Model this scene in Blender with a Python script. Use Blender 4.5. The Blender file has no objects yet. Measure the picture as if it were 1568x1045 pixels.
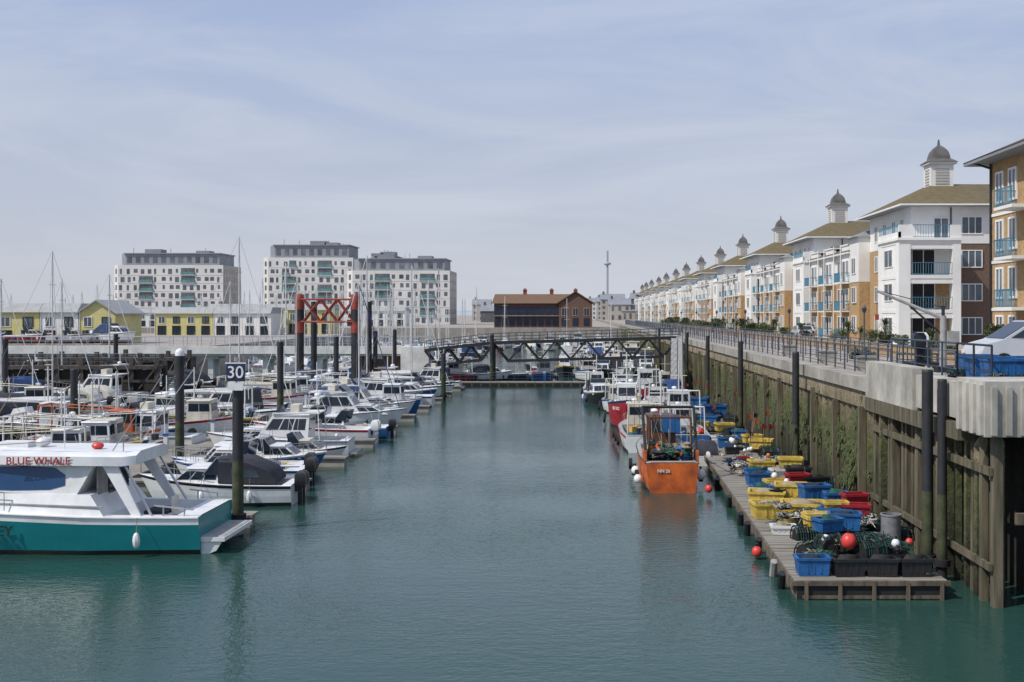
import bpy, bmesh, math, random
from mathutils import Vector, Matrix, noise
random.seed(7)
R=random.random
def U(a,b): return a+(b-a)*random.random()
sc=bpy.context.scene
# ---------------------------------------------------------------- materials
MATS={}
def mat(name,col,rough=.6,var=.18,scale=1.5,metal=0.,bump=0.,stretch=(1,1,1),col2=None,spec=.5):
    if name in MATS: return MATS[name]
    m=bpy.data.materials.new(name); m.use_nodes=True
    nt=m.node_tree; N=nt.nodes; Lk=nt.links; b=N['Principled BSDF']
    b.inputs['Roughness'].default_value=rough; b.inputs['Metallic'].default_value=metal
    b.inputs['Specular IOR Level'].default_value=spec
    tc=N.new('ShaderNodeTexCoord'); mp=N.new('ShaderNodeMapping'); mp.inputs['Scale'].default_value=stretch
    Lk.new(tc.outputs['Object'],mp.inputs[0])
    nz=N.new('ShaderNodeTexNoise'); nz.inputs['Scale'].default_value=scale; nz.inputs['Detail'].default_value=5; nz.inputs['Roughness'].default_value=.65
    Lk.new(mp.outputs[0],nz.inputs['Vector'])
    rp=N.new('ShaderNodeValToRGB'); rp.color_ramp.elements[0].position=.32; rp.color_ramp.elements[1].position=.68
    c1=tuple(c*(1-var*1.3) for c in col) if col2 is None else col2
    c2=tuple(min(1,c*(1+var*.5)) for c in col)
    rp.color_ramp.elements[0].color=(*c1,1); rp.color_ramp.elements[1].color=(*c2,1)
    Lk.new(nz.outputs['Fac'],rp.inputs[0]); Lk.new(rp.outputs[0],b.inputs['Base Color'])
    if bump>0:
        bp=N.new('ShaderNodeBump'); bp.inputs['Strength'].default_value=bump; bp.inputs['Distance'].default_value=.05
        Lk.new(nz.outputs['Fac'],bp.inputs['Height']); Lk.new(bp.outputs[0],b.inputs['Normal'])
    MATS[name]=m; return m
white=mat('white_gelcoat',(.76,.77,.77),.35,.16,.8)
offw=mat('cream_gelcoat',(.66,.62,.52),.4,.2,1)
grey=mat('grey_deck',(.34,.34,.33),.8,.25,3)
blackp=mat('black_paint',(.02,.021,.024),.4,.3,2)
navy=mat('navy_paint',(.015,.03,.09),.35,.2,1)
blue=mat('blue_paint',(.02,.11,.32),.45,.3,1.5)
bluet=mat('blue_plastic',(.02,.13,.36),.5,.4,2)
red=mat('red_paint',(.36,.02,.03),.45,.3,1.5)
redl=mat('red_oxide_steel',(.33,.055,.035),.6,.4,2)
orange=mat('orange_paint',(.60,.13,.02),.55,.4,1.3,col2=(.28,.06,.02))
yellow=mat('yellow_plastic',(.62,.45,.07),.55,.4,2.2,col2=(.38,.27,.07))
teal=mat('teal_gelcoat',(.015,.23,.25),.2,.12,.5)
glass=mat('dark_glass',(.02,.03,.045),.08,.2,.6)
wglass=mat('window_glass',(.10,.13,.16),.12,.5,.35)
canvas=mat('dark_canvas',(.03,.033,.045),.85,.3,2)
bluecanv=mat('blue_canvas',(.02,.06,.18),.85,.35,2)
metal=mat('stainless_rail',(.5,.5,.5),.3,.1,2,metal=.8)
mastm=mat('mast_aluminium',(.62,.62,.60),.5,.15,2)
antif=mat('antifoul',(.08,.03,.03),.7,.3,2)
wood=mat('weathered_timber',(.15,.12,.088),.85,.45,1.2,bump=.5,stretch=(3,3,.5),col2=(.05,.042,.03))
fend=mat('wet_fender_timber',(.15,.125,.085),.85,.4,1.3,bump=.6,stretch=(3,3,.35),col2=(.04,.042,.022))
deckm=mat('pontoon_deck',(.28,.26,.225),.85,.3,1.2,bump=.4,stretch=(.6,5,1),col2=(.15,.135,.115))
pilem=mat('pile_steel',(.028,.03,.035),.6,.4,1.2)
slime=mat('pile_slime',(.06,.07,.032),.85,.5,2,bump=.5,col2=(.022,.027,.017))
conc=mat('concrete',(.38,.36,.32),.9,.3,.7,bump=.5,col2=(.2,.19,.16))
concw=mat('white_concrete',(.70,.70,.67),.85,.2,.7)
concg=mat('stained_concrete',(.47,.45,.41),.9,.3,.8,bump=.5,stretch=(1,1,.7),col2=(.26,.25,.215))
steel=mat('dark_bridge_steel',(.02,.023,.03),.6,.3,1)
railm=mat('railing_paint',(.05,.075,.11),.5,.3,2)
bluerail=mat('blue_balcony_rail',(.07,.20,.29),.5,.2,1)
render=mat('white_render',(.77,.765,.74),.9,.12,.3)
tan=mat('tan_brick',(.44,.29,.145),.9,.25,5,bump=.2)
brown=mat('brown_brick',(.16,.105,.075),.9,.25,5,bump=.2)
rooft=mat('roof_tiles',(.155,.12,.055),.9,.35,1.5,bump=.4,stretch=(1,4,4))
slate=mat('slate_dome',(.12,.115,.11),.7,.3,2)
frame=mat('window_frame',(.8,.8,.78),.5,.05,1)
ropeg=mat('green_net',(.02,.12,.095),.9,.4,3)
ropeo=mat('orange_rope',(.5,.13,.04),.9,.3,3)
ropet=mat('tan_rope',(.33,.27,.18),.95,.3,3)
buoyr=mat('buoy_red',(.68,.06,.05),.4,.2,2)
buoyo=mat('orange_buoy',(.72,.17,.06),.4,.15)
tyre=mat('rubber',(.015,.015,.015),.8,.3,3)
# ---------------------------------------------------------------- mesh builder
class MB:
    def __init__(s): s.v=[];s.f=[];s.m=[];s.mats=[]
    def mi(s,m):
        if m not in s.mats: s.mats.append(m)
        return s.mats.index(m)
    def add(s,vs,fs,m):
        o=len(s.v); s.v+= [tuple(v) for v in vs]; k=s.mi(m)
        for f in fs: s.f.append(tuple(i+o for i in f)); s.m.append(k)
    def face(s,pts,m): s.add(pts,[tuple(range(len(pts)))],m)
    def fr(s,b,t,m):
        s.add(list(b)+list(t),[(3,2,1,0),(4,5,6,7),(0,1,5,4),(1,2,6,5),(2,3,7,6),(3,0,4,7)],m)
    def b2(s,x0,x1,y0,y1,z0,z1,m):
        s.fr([(x0,y0,z0),(x1,y0,z0),(x1,y1,z0),(x0,y1,z0)],[(x0,y0,z1),(x1,y0,z1),(x1,y1,z1),(x0,y1,z1)],m)
    def box(s,c,d,m,rz=0,rx=0):
        M=Matrix.Rotation(rz,3,'Z')@Matrix.Rotation(rx,3,'X'); c=Vector(c)
        P=[c+M@Vector((d[0]*a/2,d[1]*b/2,d[2]*e/2)) for e in(-1,1) for a,b in((-1,-1),(1,-1),(1,1),(-1,1))]
        s.fr(P[:4],P[4:],m)
    def tube(s,p0,p1,r,m,n=6,r1=None):
        p0=Vector(p0);p1=Vector(p1); r1=r if r1 is None else r1
        d=(p1-p0)
        if d.length<1e-5: return
        d.normalize(); a=d.orthogonal().normalized(); b=d.cross(a)
        vs=[]
        for p,rr in((p0,r),(p1,r1)):
            for i in range(n):
                t=2*math.pi*i/n; vs.append(p+(a*math.cos(t)+b*math.sin(t))*rr)
        fs=[(i,(i+1)%n,n+(i+1)%n,n+i) for i in range(n)]+[tuple(range(n))[::-1],tuple(range(n,2*n))]
        s.add(vs,fs,m)
    def path(s,pts,r,m,n=5):
        for a,b in zip(pts[:-1],pts[1:]): s.tube(a,b,r,m,n)
    def rings(s,rings,m,capa=True,capb=True):
        n=len(rings[0]); vs=[p for r in rings for p in r]; fs=[]
        for k in range(len(rings)-1):
            for i in range(n):
                j=(i+1)%n; fs.append((k*n+i,k*n+j,(k+1)*n+j,(k+1)*n+i))
        if capa: fs.append(tuple(range(n))[::-1])
        if capb: fs.append(tuple(range((len(rings)-1)*n,len(rings)*n)))
        s.add(vs,fs,m)
    def lathe(s,c,prof,m,n=12,sq=False):
        rg=[]
        for r,z in prof:
            rg.append([(c[0]+r*math.cos(2*math.pi*(i+.5)/n),c[1]+r*math.sin(2*math.pi*(i+.5)/n),c[2]+z) for i in range(n)])
        s.rings(rg,m)
    def ball(s,c,r,m,sx=1,sy=1,sz=1,n=10,jit=0):
        k=6; rg=[]
        for a in range(k+1):
            ph=math.pi*(a+.02)/(k+.04)-math.pi/2
            rr=math.cos(ph)
            row=[]
            for i in range(n):
                t=2*math.pi*i/n; q=1+jit*(noise.noise(Vector((math.cos(t)*rr*1.7+c[0],math.sin(t)*rr*1.7+c[1],ph*1.5+c[2]*3))))
                row.append((c[0]+r*sx*rr*math.cos(t)*q,c[1]+r*sy*rr*math.sin(t)*q,c[2]+r*sz*math.sin(ph)*q))
            rg.append(row)
        s.rings(rg,m)
    def panel(s,q,u0,u1,v0,v1,off,m):
        q=[Vector(p) for p in q]
        nrm=(q[1]-q[0]).cross(q[3]-q[0]).normalized()
        def P(u,v): return (q[0]*(1-u)+q[1]*u)*(1-v)+(q[3]*(1-u)+q[2]*u)*v
        a=[P(u0,v0),P(u1,v0),P(u1,v1),P(u0,v1)]
        t=[p+nrm*off for p in a]
        s.fr([p-nrm*.02 for p in a],t,m)
    def win(s,q,u0,u1,v0,v1,off=.03,bars=1,fm=None,gm=None,fw=.08):
        q=[Vector(p) for p in q]; W=(q[1]-q[0]).length; H=(q[3]-q[0]).length
        fm=fm or frame; gm=gm or wglass; du=fw/W; dv=fw/H
        s.panel(q,u0,u1,v0,v1,off,gm)
        o=off+.05
        s.panel(q,u0-du,u0,v0-dv,v1+dv,o,fm); s.panel(q,u1,u1+du,v0-dv,v1+dv,o,fm)
        s.panel(q,u0,u1,v0-dv,v0,o,fm); s.panel(q,u0,u1,v1,v1+dv,o,fm)
        for k in range(bars):
            uc=u0+(u1-u0)*(k+1)/(bars+1); s.panel(q,uc-du*.4,uc+du*.4,v0,v1,o-.01,fm)
    def mesh(s,name,smooth=True):
        me=bpy.data.meshes.new(name); me.from_pydata(s.v,[],s.f)
        for m in s.mats: me.materials.append(m)
        me.polygons.foreach_set('material_index',s.m)
        if smooth:
            me.polygons.foreach_set('use_smooth',[True]*len(me.polygons)); me.set_sharp_from_angle(angle=math.radians(38))
        me.update(); return me
    def build(s,name,loc=(0,0,0),rz=0,sc_=1,smooth=True):
        return place(name,s.mesh(name,smooth),loc,rz,sc_)
def place(name,me,loc=(0,0,0),rz=0,s=1,parent=None):
    o=bpy.data.objects.new(name,me); o.location=loc; o.rotation_euler=(0,0,rz)
    o.scale=(s,s,s) if not isinstance(s,tuple) else s
    sc.collection.objects.link(o)
    if parent: o.parent=parent
    return o
def text(body,size,m,parent,loc,rot,ext=.01,name='lettering'):
    cu=bpy.data.curves.new(name,'FONT'); cu.body=body; cu.size=size; cu.extrude=ext; cu.align_x='CENTER'; cu.align_y='CENTER'; cu.offset=.004
    cu.materials.append(m)
    o=bpy.data.objects.new(name,cu); o.location=loc; o.rotation_euler=rot; sc.collection.objects.link(o); o.parent=parent
    return o
# ---------------------------------------------------------------- world, sun, camera
w=bpy.data.worlds.new('World'); sc.world=w; w.use_nodes=True
nt=w.node_tree; N=nt.nodes; Lk=nt.links; bg=N['Background']; bg.inputs['Strength'].default_value=.1
sky=N.new('ShaderNodeTexSky'); sky.sky_type='NISHITA'; sky.sun_disc=False
SE,SAZ=math.radians(48),math.radians(-120)   # azimuth from +Y, clockwise positive
sky.sun_elevation=SE; sky.sun_rotation=SAZ; sky.air_density=1.1; sky.dust_density=1.5; sky.ozone_density=2
tc=N.new('ShaderNodeTexCoord'); mp=N.new('ShaderNodeMapping'); mp.inputs['Scale'].default_value=(1.0,1.3,5.5); mp.inputs['Rotation'].default_value=(.16,.3,.3)
nz=N.new('ShaderNodeTexNoise'); nz.inputs['Scale'].default_value=2.1; nz.inputs['Detail'].default_value=8; nz.inputs['Distortion'].default_value=1.0; nz.inputs['Roughness'].default_value=.58
sx=N.new('ShaderNodeSeparateXYZ'); Lk.new(tc.outputs['Generated'],sx.inputs[0])
el=N.new('ShaderNodeMapRange'); el.inputs[1].default_value=0; el.inputs[2].default_value=.30; Lk.new(sx.outputs['Z'],el.inputs[0])
hz=N.new('ShaderNodeMix'); hz.data_type='RGBA'; hz.inputs['A'].default_value=(5.9,6.15,6.75,1); hz.inputs['B'].default_value=(3.75,4.75,7.3,1); Lk.new(el.outputs[0],hz.inputs['Factor'])
mx=N.new('ShaderNodeMix'); mx.data_type='RGBA'; mx.inputs['Factor'].default_value=.88
Lk.new(sky.outputs[0],mx.inputs['A']); Lk.new(hz.outputs['Result'],mx.inputs['B'])
rp=N.new('ShaderNodeMapRange'); rp.inputs[1].default_value=.42; rp.inputs[2].default_value=.78; rp.inputs[3].default_value=.0; rp.inputs[4].default_value=.75
Lk.new(tc.outputs['Generated'],mp.inputs[0]); Lk.new(mp.outputs[0],nz.inputs['Vector']); Lk.new(nz.outputs['Fac'],rp.inputs[0])
m2=N.new('ShaderNodeMix'); m2.data_type='RGBA'; m2.inputs['B'].default_value=(6.5,6.9,7.7,1)
Lk.new(rp.outputs[0],m2.inputs['Factor']); Lk.new(mx.outputs['Result'],m2.inputs['A']); Lk.new(m2.outputs['Result'],bg.inputs['Color'])
sd=bpy.data.lights.new('sun','SUN'); sd.energy=3.7; sd.angle=math.radians(.5); sd.color=(1,.94,.85)
so=bpy.data.objects.new('sun',sd); sc.collection.objects.link(so)
dirv=Vector((math.sin(SAZ)*math.cos(SE),math.cos(SAZ)*math.cos(SE),math.sin(SE)))
so.rotation_euler=dirv.to_track_quat('Z','Y').to_euler(); so.location=(-40,-20,60)
cd=bpy.data.cameras.new('camera'); cam=bpy.data.objects.new('camera',cd); sc.collection.objects.link(cam); sc.camera=cam
cd.lens=40; cd.sensor_width=36; cd.shift_x=-.0644; cd.shift_y=-.0258; cd.clip_end=9000; cd.clip_start=.3
cam.location=(0,0,8); cam.rotation_euler=(math.pi/2,0,0)
sc.view_settings.view_transform='Standard'; sc.view_settings.look='None'; sc.view_settings.exposure=0
# ---------------------------------------------------------------- water
m=bpy.data.materials.new('harbour_water'); m.use_nodes=True; nt=m.node_tree; N=nt.nodes; Lk=nt.links; b=N['Principled BSDF']
b.inputs['Roughness'].default_value=.05; b.inputs['IOR'].default_value=1.33
tc=N.new('ShaderNodeTexCoord')
n0=N.new('ShaderNodeTexNoise'); n0.inputs['Scale'].default_value=.05; n0.inputs['Detail'].default_value=3; Lk.new(tc.outputs['Object'],n0.inputs['Vector'])
cr=N.new('ShaderNodeValToRGB'); cr.color_ramp.elements[0].color=(.018,.056,.047,1); cr.color_ramp.elements[1].color=(.024,.070,.059,1)
Lk.new(n0.outputs['Fac'],cr.inputs[0]); Lk.new(cr.outputs[0],b.inputs['Base Color'])
prev=None
npat=N.new('ShaderNodeTexNoise'); npat.inputs['Scale'].default_value=.09; npat.inputs['Detail'].default_value=2; Lk.new(tc.outputs['Object'],npat.inputs['Vector'])
mpat=N.new('ShaderNodeMapRange'); mpat.inputs[1].default_value=.35; mpat.inputs[2].default_value=.65; mpat.inputs[3].default_value=.35; mpat.inputs[4].default_value=1.0; Lk.new(npat.outputs['Fac'],mpat.inputs[0])
for scl,st,ds,stre in((1.9,.6,.05,(1,1.6,1)),(.4,.4,.07,(1,1.9,1)),(4.6,.75,.030,(1,1.5,1)),(11,.5,.010,(1,1.3,1))):
    mp=N.new('ShaderNodeMapping'); mp.inputs['Scale'].default_value=stre; Lk.new(tc.outputs['Object'],mp.inputs[0])
    n=N.new('ShaderNodeTexNoise'); n.inputs['Scale'].default_value=scl; n.inputs['Detail'].default_value=3; Lk.new(mp.outputs[0],n.inputs['Vector'])
    bp=N.new('ShaderNodeBump'); bp.inputs['Distance'].default_value=ds
    k_=N.new('ShaderNodeMath'); k_.operation='MULTIPLY'; k_.inputs[1].default_value=st; Lk.new(mpat.outputs[0],k_.inputs[0]); Lk.new(k_.outputs[0],bp.inputs['Strength'])
    Lk.new(n.outputs['Fac'],bp.inputs['Height'])
    if prev: Lk.new(prev.outputs[0],bp.inputs['Normal'])
    prev=bp
Lk.new(prev.outputs[0],b.inputs['Normal'])
q=MB(); q.face([(-4000,-60,0),(4000,-60,0),(4000,7000,0),(-4000,7000,0)],m); q.build('water',smooth=False)
# ---------------------------------------------------------------- land
paving=mat('paving',(.36,.32,.28),.9,.2,.6)
QZ=5.4
q=MB(); q.b2(12.0,400,43.6,1500,-2,QZ,paving); q.build('promenade_ground',smooth=False)
q=MB(); q.b2(-3500,11.0,300,6500,-2,4.5,paving); q.build('far_ground',smooth=False)
q=MB(); q.b2(-300,-46,137,236,-2,4.1,paving); q.build('quay_ground',smooth=False)
hillm=mat('distant_hill',(.36,.41,.46),1,.12,.004)  # distance haze mixed into the hill colour
q=MB()
pts=[(x, 20+22*noise.noise(Vector((x*.0011,3,0)))+6*noise.noise(Vector((x*.006,8,0)))) for x in range(-3000,1800,60)]
for (xa,ha),(xb,hb) in zip(pts[:-1],pts[1:]):
    q.face([(xa,4200,4),(xb,4200,4),(xb,4500,hb+8),(xa,4500,ha+8)],hillm)
q.build('background_hills')
m=bpy.data.materials.new('quay_wall_algae'); m.use_nodes=True; nt=m.node_tree; N=nt.nodes; Lk=nt.links; b=N['Principled BSDF']; b.inputs['Roughness'].default_value=.9
tc=N.new('ShaderNodeTexCoord'); sp=N.new('ShaderNodeSeparateXYZ'); Lk.new(tc.outputs['Object'],sp.inputs[0])
mp=N.new('ShaderNodeMapping'); mp.inputs['Scale'].default_value=(1,1,.22); Lk.new(tc.outputs['Object'],mp.inputs[0])
n1=N.new('ShaderNodeTexNoise'); n1.inputs['Scale'].default_value=1.0; n1.inputs['Detail'].default_value=7; n1.inputs['Roughness'].default_value=.72; Lk.new(mp.outputs[0],n1.inputs['Vector'])
n2=N.new('ShaderNodeTexNoise'); n2.inputs['Scale'].default_value=5; n2.inputs['Detail'].default_value=6; n2.inputs['Roughness'].default_value=.75; Lk.new(tc.outputs['Object'],n2.inputs['Vector'])
ma=N.new('ShaderNodeMath'); ma.operation='MULTIPLY_ADD'; ma.inputs[1].default_value=4.4; ma.inputs[2].default_value=-2.1; Lk.new(n1.outputs['Fac'],ma.inputs[0])
mb_=N.new('ShaderNodeMath'); mb_.operation='ADD'; Lk.new(ma.outputs[0],mb_.inputs[0]); Lk.new(sp.outputs['Z'],mb_.inputs[1])
mr=N.new('ShaderNodeMapRange'); mr.inputs[1].default_value=0; mr.inputs[2].default_value=5.6; Lk.new(mb_.outputs[0],mr.inputs[0])
cr=N.new('ShaderNodeValToRGB'); e=cr.color_ramp.elements
e[0].position=.0; e[0].color=(.025,.024,.016,1); e[1].position=1; e[1].color=(.40,.36,.29,1)
for p,c in((.2,(.055,.057,.035,1)),(.4,(.085,.095,.045,1)),(.58,(.10,.12,.045,1)),(.7,(.16,.145,.09,1)),(.84,(.31,.26,.18,1))):
    x=e.new(p); x.color=c
Lk.new(mr.outputs[0],cr.inputs[0])
mm=N.new('ShaderNodeMix'); mm.data_type='RGBA'; mm.blend_type='MULTIPLY'; mm.inputs['Factor'].default_value=.8
c3=N.new('ShaderNodeValToRGB'); c3.color_ramp.elements[0].position=.34; c3.color_ramp.elements[1].position=.62; c3.color_ramp.elements[0].color=(.3,.3,.3,1); c3.color_ramp.elements[1].color=(1.3,1.25,1.15,1)
Lk.new(n2.outputs['Fac'],c3.inputs[0]); Lk.new(cr.outputs[0],mm.inputs['A']); Lk.new(c3.outputs[0],mm.inputs['B']); Lk.new(mm.outputs['Result'],b.inputs['Base Color'])
bp=N.new('ShaderNodeBump'); bp.inputs['Strength'].default_value=.9; bp.inputs['Distance'].default_value=.12; Lk.new(n2.outputs['Fac'],bp.inputs['Height']); Lk.new(bp.outputs[0],b.inputs['Normal'])
algae=m
q=MB(); y=43.6; prof=[]
while y<300:
    prof+= [(11.42,y),(11.42,y+.45),(11.58,y+.6),(11.58,y+1.0)]; y+=1.15
for (xa,ya),(xb,yb) in zip(prof[:-1],prof[1:]):
    q.face([(xa,ya,-1),(xa,ya,4.3),(xb,yb,4.3),(xb,yb,-1)],algae)
q.b2(11.3,12.05,43.6,300,4.3,5.0,algae)
y=43.6
while y<300:
    q.b2(11.15,12.3,y,y+3.96,5.0,QZ+.12,conc); y+=4.0
y=45
while y<170:
    q.b2(11.12,11.4,y,y+.26,-1,4.2+R()*.5,fend); y+=4.6
q.build('quay_wall')
q=MB()
q.face([(12,300,-1),(12,300,5.3),(11,300,5.3),(11,300,-1)],conc)
q.build('quay_end_wall')
leafd=mat('weed_leaf',(.07,.09,.028),.8,.4,3)
q=MB()
for i in range(7000):
    y=44+ (R()**1.7)*110; z=U(.9,4.2) if R()<.85 else U(.3,5); 
    if noise.noise(Vector((y*.35,z*.6,2)))<.10: continue
    x=11.40-R()*.14; s=U(.05,.16)
    q.face([(x,y,z),(x-.05,y+s,z-.3*s),(x-.09,y+s*.6,z-s*2.2)],leafd)
q.build('wall_weed',smooth=False)
# ---------------------------------------------------------------- near lock platform (right)
void=mat('void_shade_paint',(.03,.028,.022),.8,.5,1,bump=.5)  # near-black colour paints the shade of the void under the platform
q=MB()
q.b2(11.3,60,31.3,43.6,4.95,5.95,concg)
q.b2(11.05,11.75,37.6,43.7,4.85,6.22,concg)
q.b2(11.15,11.75,33.0,37.56,4.95,6.02,concg)
q.b2(10.95,13.0,30.6,32.9,4.7,6.2,concg); q.b2(13.04,60,30.9,31.29,4.9,6.1,concg)
for k in range(4): q.b2(10.86,10.95,30.7+k*.58,30.95+k*.58,4.75,6.1,concg)
for k in range(5): q.b2(11.1+k*.4,11.25+k*.4,30.5,30.6,4.75,6.05,concg)
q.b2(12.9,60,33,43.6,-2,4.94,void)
q.b2(11.02,11.5,33,43.7,4.35,4.84,fend)
q.build('lock_platform')
q=MB()
y=31.4
while y<43.5:
    x=11.38+U(-.12,.2); wd=U(.09,.16)
    q.fr([(x-wd,y-wd,-1),(x+wd,y-wd,-1),(x+wd,y+wd,-1),(x-wd,y+wd,-1)],[(x-wd*.9,y-wd*.9,U(3.6,4.8)),(x+wd*.9,y-wd,4.5),(x+wd*.9,y+wd*.9,4.6),(x-wd*.9,y+wd*.9,4.3)],random.choice([fend,fend,algae])); y+=U(.4,.85)
for i in range(9):
    x=11.4+i*1.1+U(-.1,.1); q.b2(x-.13,x+.13,31.0,31.26,-1,4.9,fend)
    q.b2(x+.25,x+.45,32.2,32.4,-1,4.9,fend)
q.b2(11.9,30,30.8,31.0,2.3,2.6,wood)
q.b2(11.2,11.3,31,43.6,3.6,3.82,fend); q.b2(11.2,11.3,31,43.6,1.0,1.2,fend)
for z0,z1,x in((.5,4.6,13.0),(.5,4.6,16)): q.tube((x,31.5,z0),(x+2,31.5,z1),.12,fend,4)
for y in(34,37.5,41): q.tube((11.7,y,.3),(11.7,y+1.8,4.6),.1,fend,4)
q.build('timber_fender_piles')
def pile(x,y,top,r=.2,cap=None,name='mooring_pile',base=pilem):
    q=MB()
    q.lathe((0,0,0),[(r,-2),(r,.5)],pilem,14)
    q.lathe((0,0,0),[(r+.006,.5),(r+.006,2.0),(r,2.6)],slime,14)
    q.lathe((0,0,0),[(r,2.6),(r,top)],base,14)
    cm=cap or base
    q.lathe((0,0,0),[(r*1.04,top-.2),(r*1.04,top),(r*.8,top+.1),(.02,top+.2)] if cap else [(r*1.02,top),(r*.9,top+.06)],cm,14)
    q.lathe((0,0,0),[(r+.10,.45),(r+.10,.65)],tyre,14)
    return q.build(name,(x,y,0))
for y,t in((34.9,6.25),(56,6.1),(75,6.2),(94,6.2),(112,6.2),(150,6.2)):
    pile(10.72,y,t,.17)
pile(10.95,34.2,6.0,.14)
# ---------------------------------------------------------------- railings
def railing(name,p0,p1,h=1.1,post=2.0,rails=4,m=railm,r=.03,wave=False):
    q=MB(); p0=Vector(p0); p1=Vector(p1); L=(p1-p0).length; n=max(1,int(L/post))
    for i in range(n+1):
        p=p0.lerp(p1,i/n); q.tube(p,p+Vector((0,0,h)),r*1.2,m,5)
    for k in range(rails):
        z=h*(k+1)/rails; q.tube(p0+Vector((0,0,z)),p1+Vector((0,0,z)),r*(1.2 if k==rails-1 else .55),m,5)
    q.build(name)
railing('promenade_railing',(12.1,44,QZ+.1),(12.1,290,QZ+.1),1.15,1.9,5,r=.03)
railing('promenade_railing',(14.6,44,QZ),(14.6,290,QZ),1.2,1.6,4,railm,.026)
railing('promenade_railing',(12.0,36,6.0),(12.0,43.5,6.0),1.1,1.5,4)
railing('promenade_railing',(12.2,43.5,QZ),(26,43.5,QZ),1.1,1.5,5)
railing('promenade_railing',(19,60,QZ),(19,260,QZ),1.0,2.4,3,railm,.025)
# ---------------------------------------------------------------- right pontoon
q=MB(); 
def ex(y): return 6.05+ (y-32)*.024
ys=[32+i*7.4 for i in range(13)]
for a,bb in zip(ys[:-1],ys[1:]):
    bb-=.08
    q.fr([(ex(a)+.1,a,.0-.3),(10.3,a,-.3),(10.3,bb,-.3),(ex(bb)+.1,bb,-.3)],[(ex(a)+.1,a,.42),(10.3,a,.42),(10.3,bb,.42),(ex(bb)+.1,bb,.42)],wood)
    yy=a
    while yy<bb-.1:
        y2=min(yy+.19,bb); dz=U(0,.012)
        q.fr([(ex(yy),yy,.43),(10.4,yy,.43),(10.4,y2-.02,.43),(ex(y2),y2-.02,.43)],[(ex(yy),yy,.51+dz),(10.4,yy,.51+dz),(10.4,y2-.02,.51+dz),(ex(y2),y2-.02,.51+dz)],deckm); yy+=.2
    q.fr([(ex(a)-.06,a,.3),(ex(a),a,.3),(ex(bb),bb,.3),(ex(bb)-.06,bb,.3)],[(ex(a)-.06,a,.56),(ex(a),a,.56),(ex(bb),bb,.56),(ex(bb)-.06,bb,.56)],wood)
q.b2(6.0,10.45,31.86,31.98,.40,.53,wood); q.b2(6.3,10.2,31.9,31.98,.03,.12,wood)
for i in range(5): q.b2(6.35+i*.95,6.45+i*.95,31.84,31.9,-.1,.5,wood)
q.b2(6.15,10.3,31.93,31.985,-.3,.39,tyre)
q.build('fishing_pontoon')
q=MB()
for y in (33,34.6,38,41,43,47,52):
    q.tube((ex(y)-.14,y,.5),(ex(y)-.14,y+.3,-.1),.12,random.choice([blackp,blackp,grey]),8)
q.build('pontoon_fenders')
# ---------------------------------------------------------------- fishing gear
def tub(mt,Lx=1.1,Ly=.75,H=.6,fill=None):
    q=MB(); a,b_=Lx/2,Ly/2; k=.9; t=.05
    o0=[(-a*k,-b_*k,0),(a*k,-b_*k,0),(a*k,b_*k,0),(-a*k,b_*k,0)]; o1=[(-a,-b_,H),(a,-b_,H),(a,b_,H),(-a,b_,H)]
    i1=[(x*(1-t/a),y*(1-t/b_),H) for x,y,z in o1]; i0=[(x*.92,y*.92,.08) for x,y,z in o0]
    q.add(o0+o1+i1+i0,[(3,2,1,0)]+[(i,(i+1)%4,4+(i+1)%4,4+i) for i in range(4)]+[(4+i,4+(i+1)%4,8+(i+1)%4,8+i) for i in range(4)]+[(8+i,8+(i+1)%4,12+(i+1)%4,12+i) for i in range(4)]+[(12,13,14,15)],mt)
    for sx in(-1,1): q.b2(min(sx*a,sx*(a+.04)),max(sx*a,sx*(a+.04)),-b_,b_,H-.08,H+.005,mt)
    for sy in(-1,1): q.b2(-a,a,min(sy*b_,sy*(b_+.04)),max(sy*b_,sy*(b_+.04)),H-.08,H+.005,mt)
    for sx in(-.4,0,.4): q.b2(sx*a-.03,sx*a+.03,-b_*.99,-b_*.93,.1,H-.08,mt)
    if fill: q.ball((0,0,H*.75),.4,fill,a*1.8,b_*1.8,.5,10,.5)
    return q.mesh('fish_tub')
def tangle(mt,mt2,rad=.6,n=120,h=.4):
    q=MB(); q.ball((0,0,.1),rad*.8,mt,1,1,h,12,.6)
    for i in range(n):
        a=U(0,6.28); r=rad*math.sqrt(R())*.95; z=h*rad*1.1*math.sqrt(max(0,1-(r/rad)**2))*U(.6,1.15)+.06
        p=Vector((r*math.cos(a),r*math.sin(a),z)); d=Vector((U(-1,1),U(-1,1),U(-.3,.3))).normalized()*U(.1,.3)
        c=Vector((U(-1,1),U(-1,1),U(.2,1)))*.08
        q.path([p-d,p+c,p+d],U(.010,.022),mt if R()<.55 else mt2,4)
    return q.mesh('fishing_net')
def pot():
    q=MB(); L,W,H=.75,.5,.42
    def arc(x): return [Vector((x,-W/2*math.cos(t),H*math.sin(t)+.05)) for t in [math.pi*i/6 for i in range(7)]]
    for x in(-L/2,0,L/2): q.path(arc(x),.02,blackp,5); q.tube((x,-W/2,.05),(x,W/2,.05),.02,blackp,4)
    A=arc(-L/2);B=arc(L/2)
    for a,b_ in zip(A,B): q.tube(a,b_,.015,blackp,4)
    for k in range(9):
        x=-L/2+L*(k+.5)/9; q.path(arc(x),.008,ropeg,3)
    rg=[[(x,p.y*.85,p.z*.85) for p in arc(x)] for x in(-L/2*.9,L/2*.9)]
    q.rings(rg,tyre)
    return q.mesh('lobster_pot')
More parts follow.
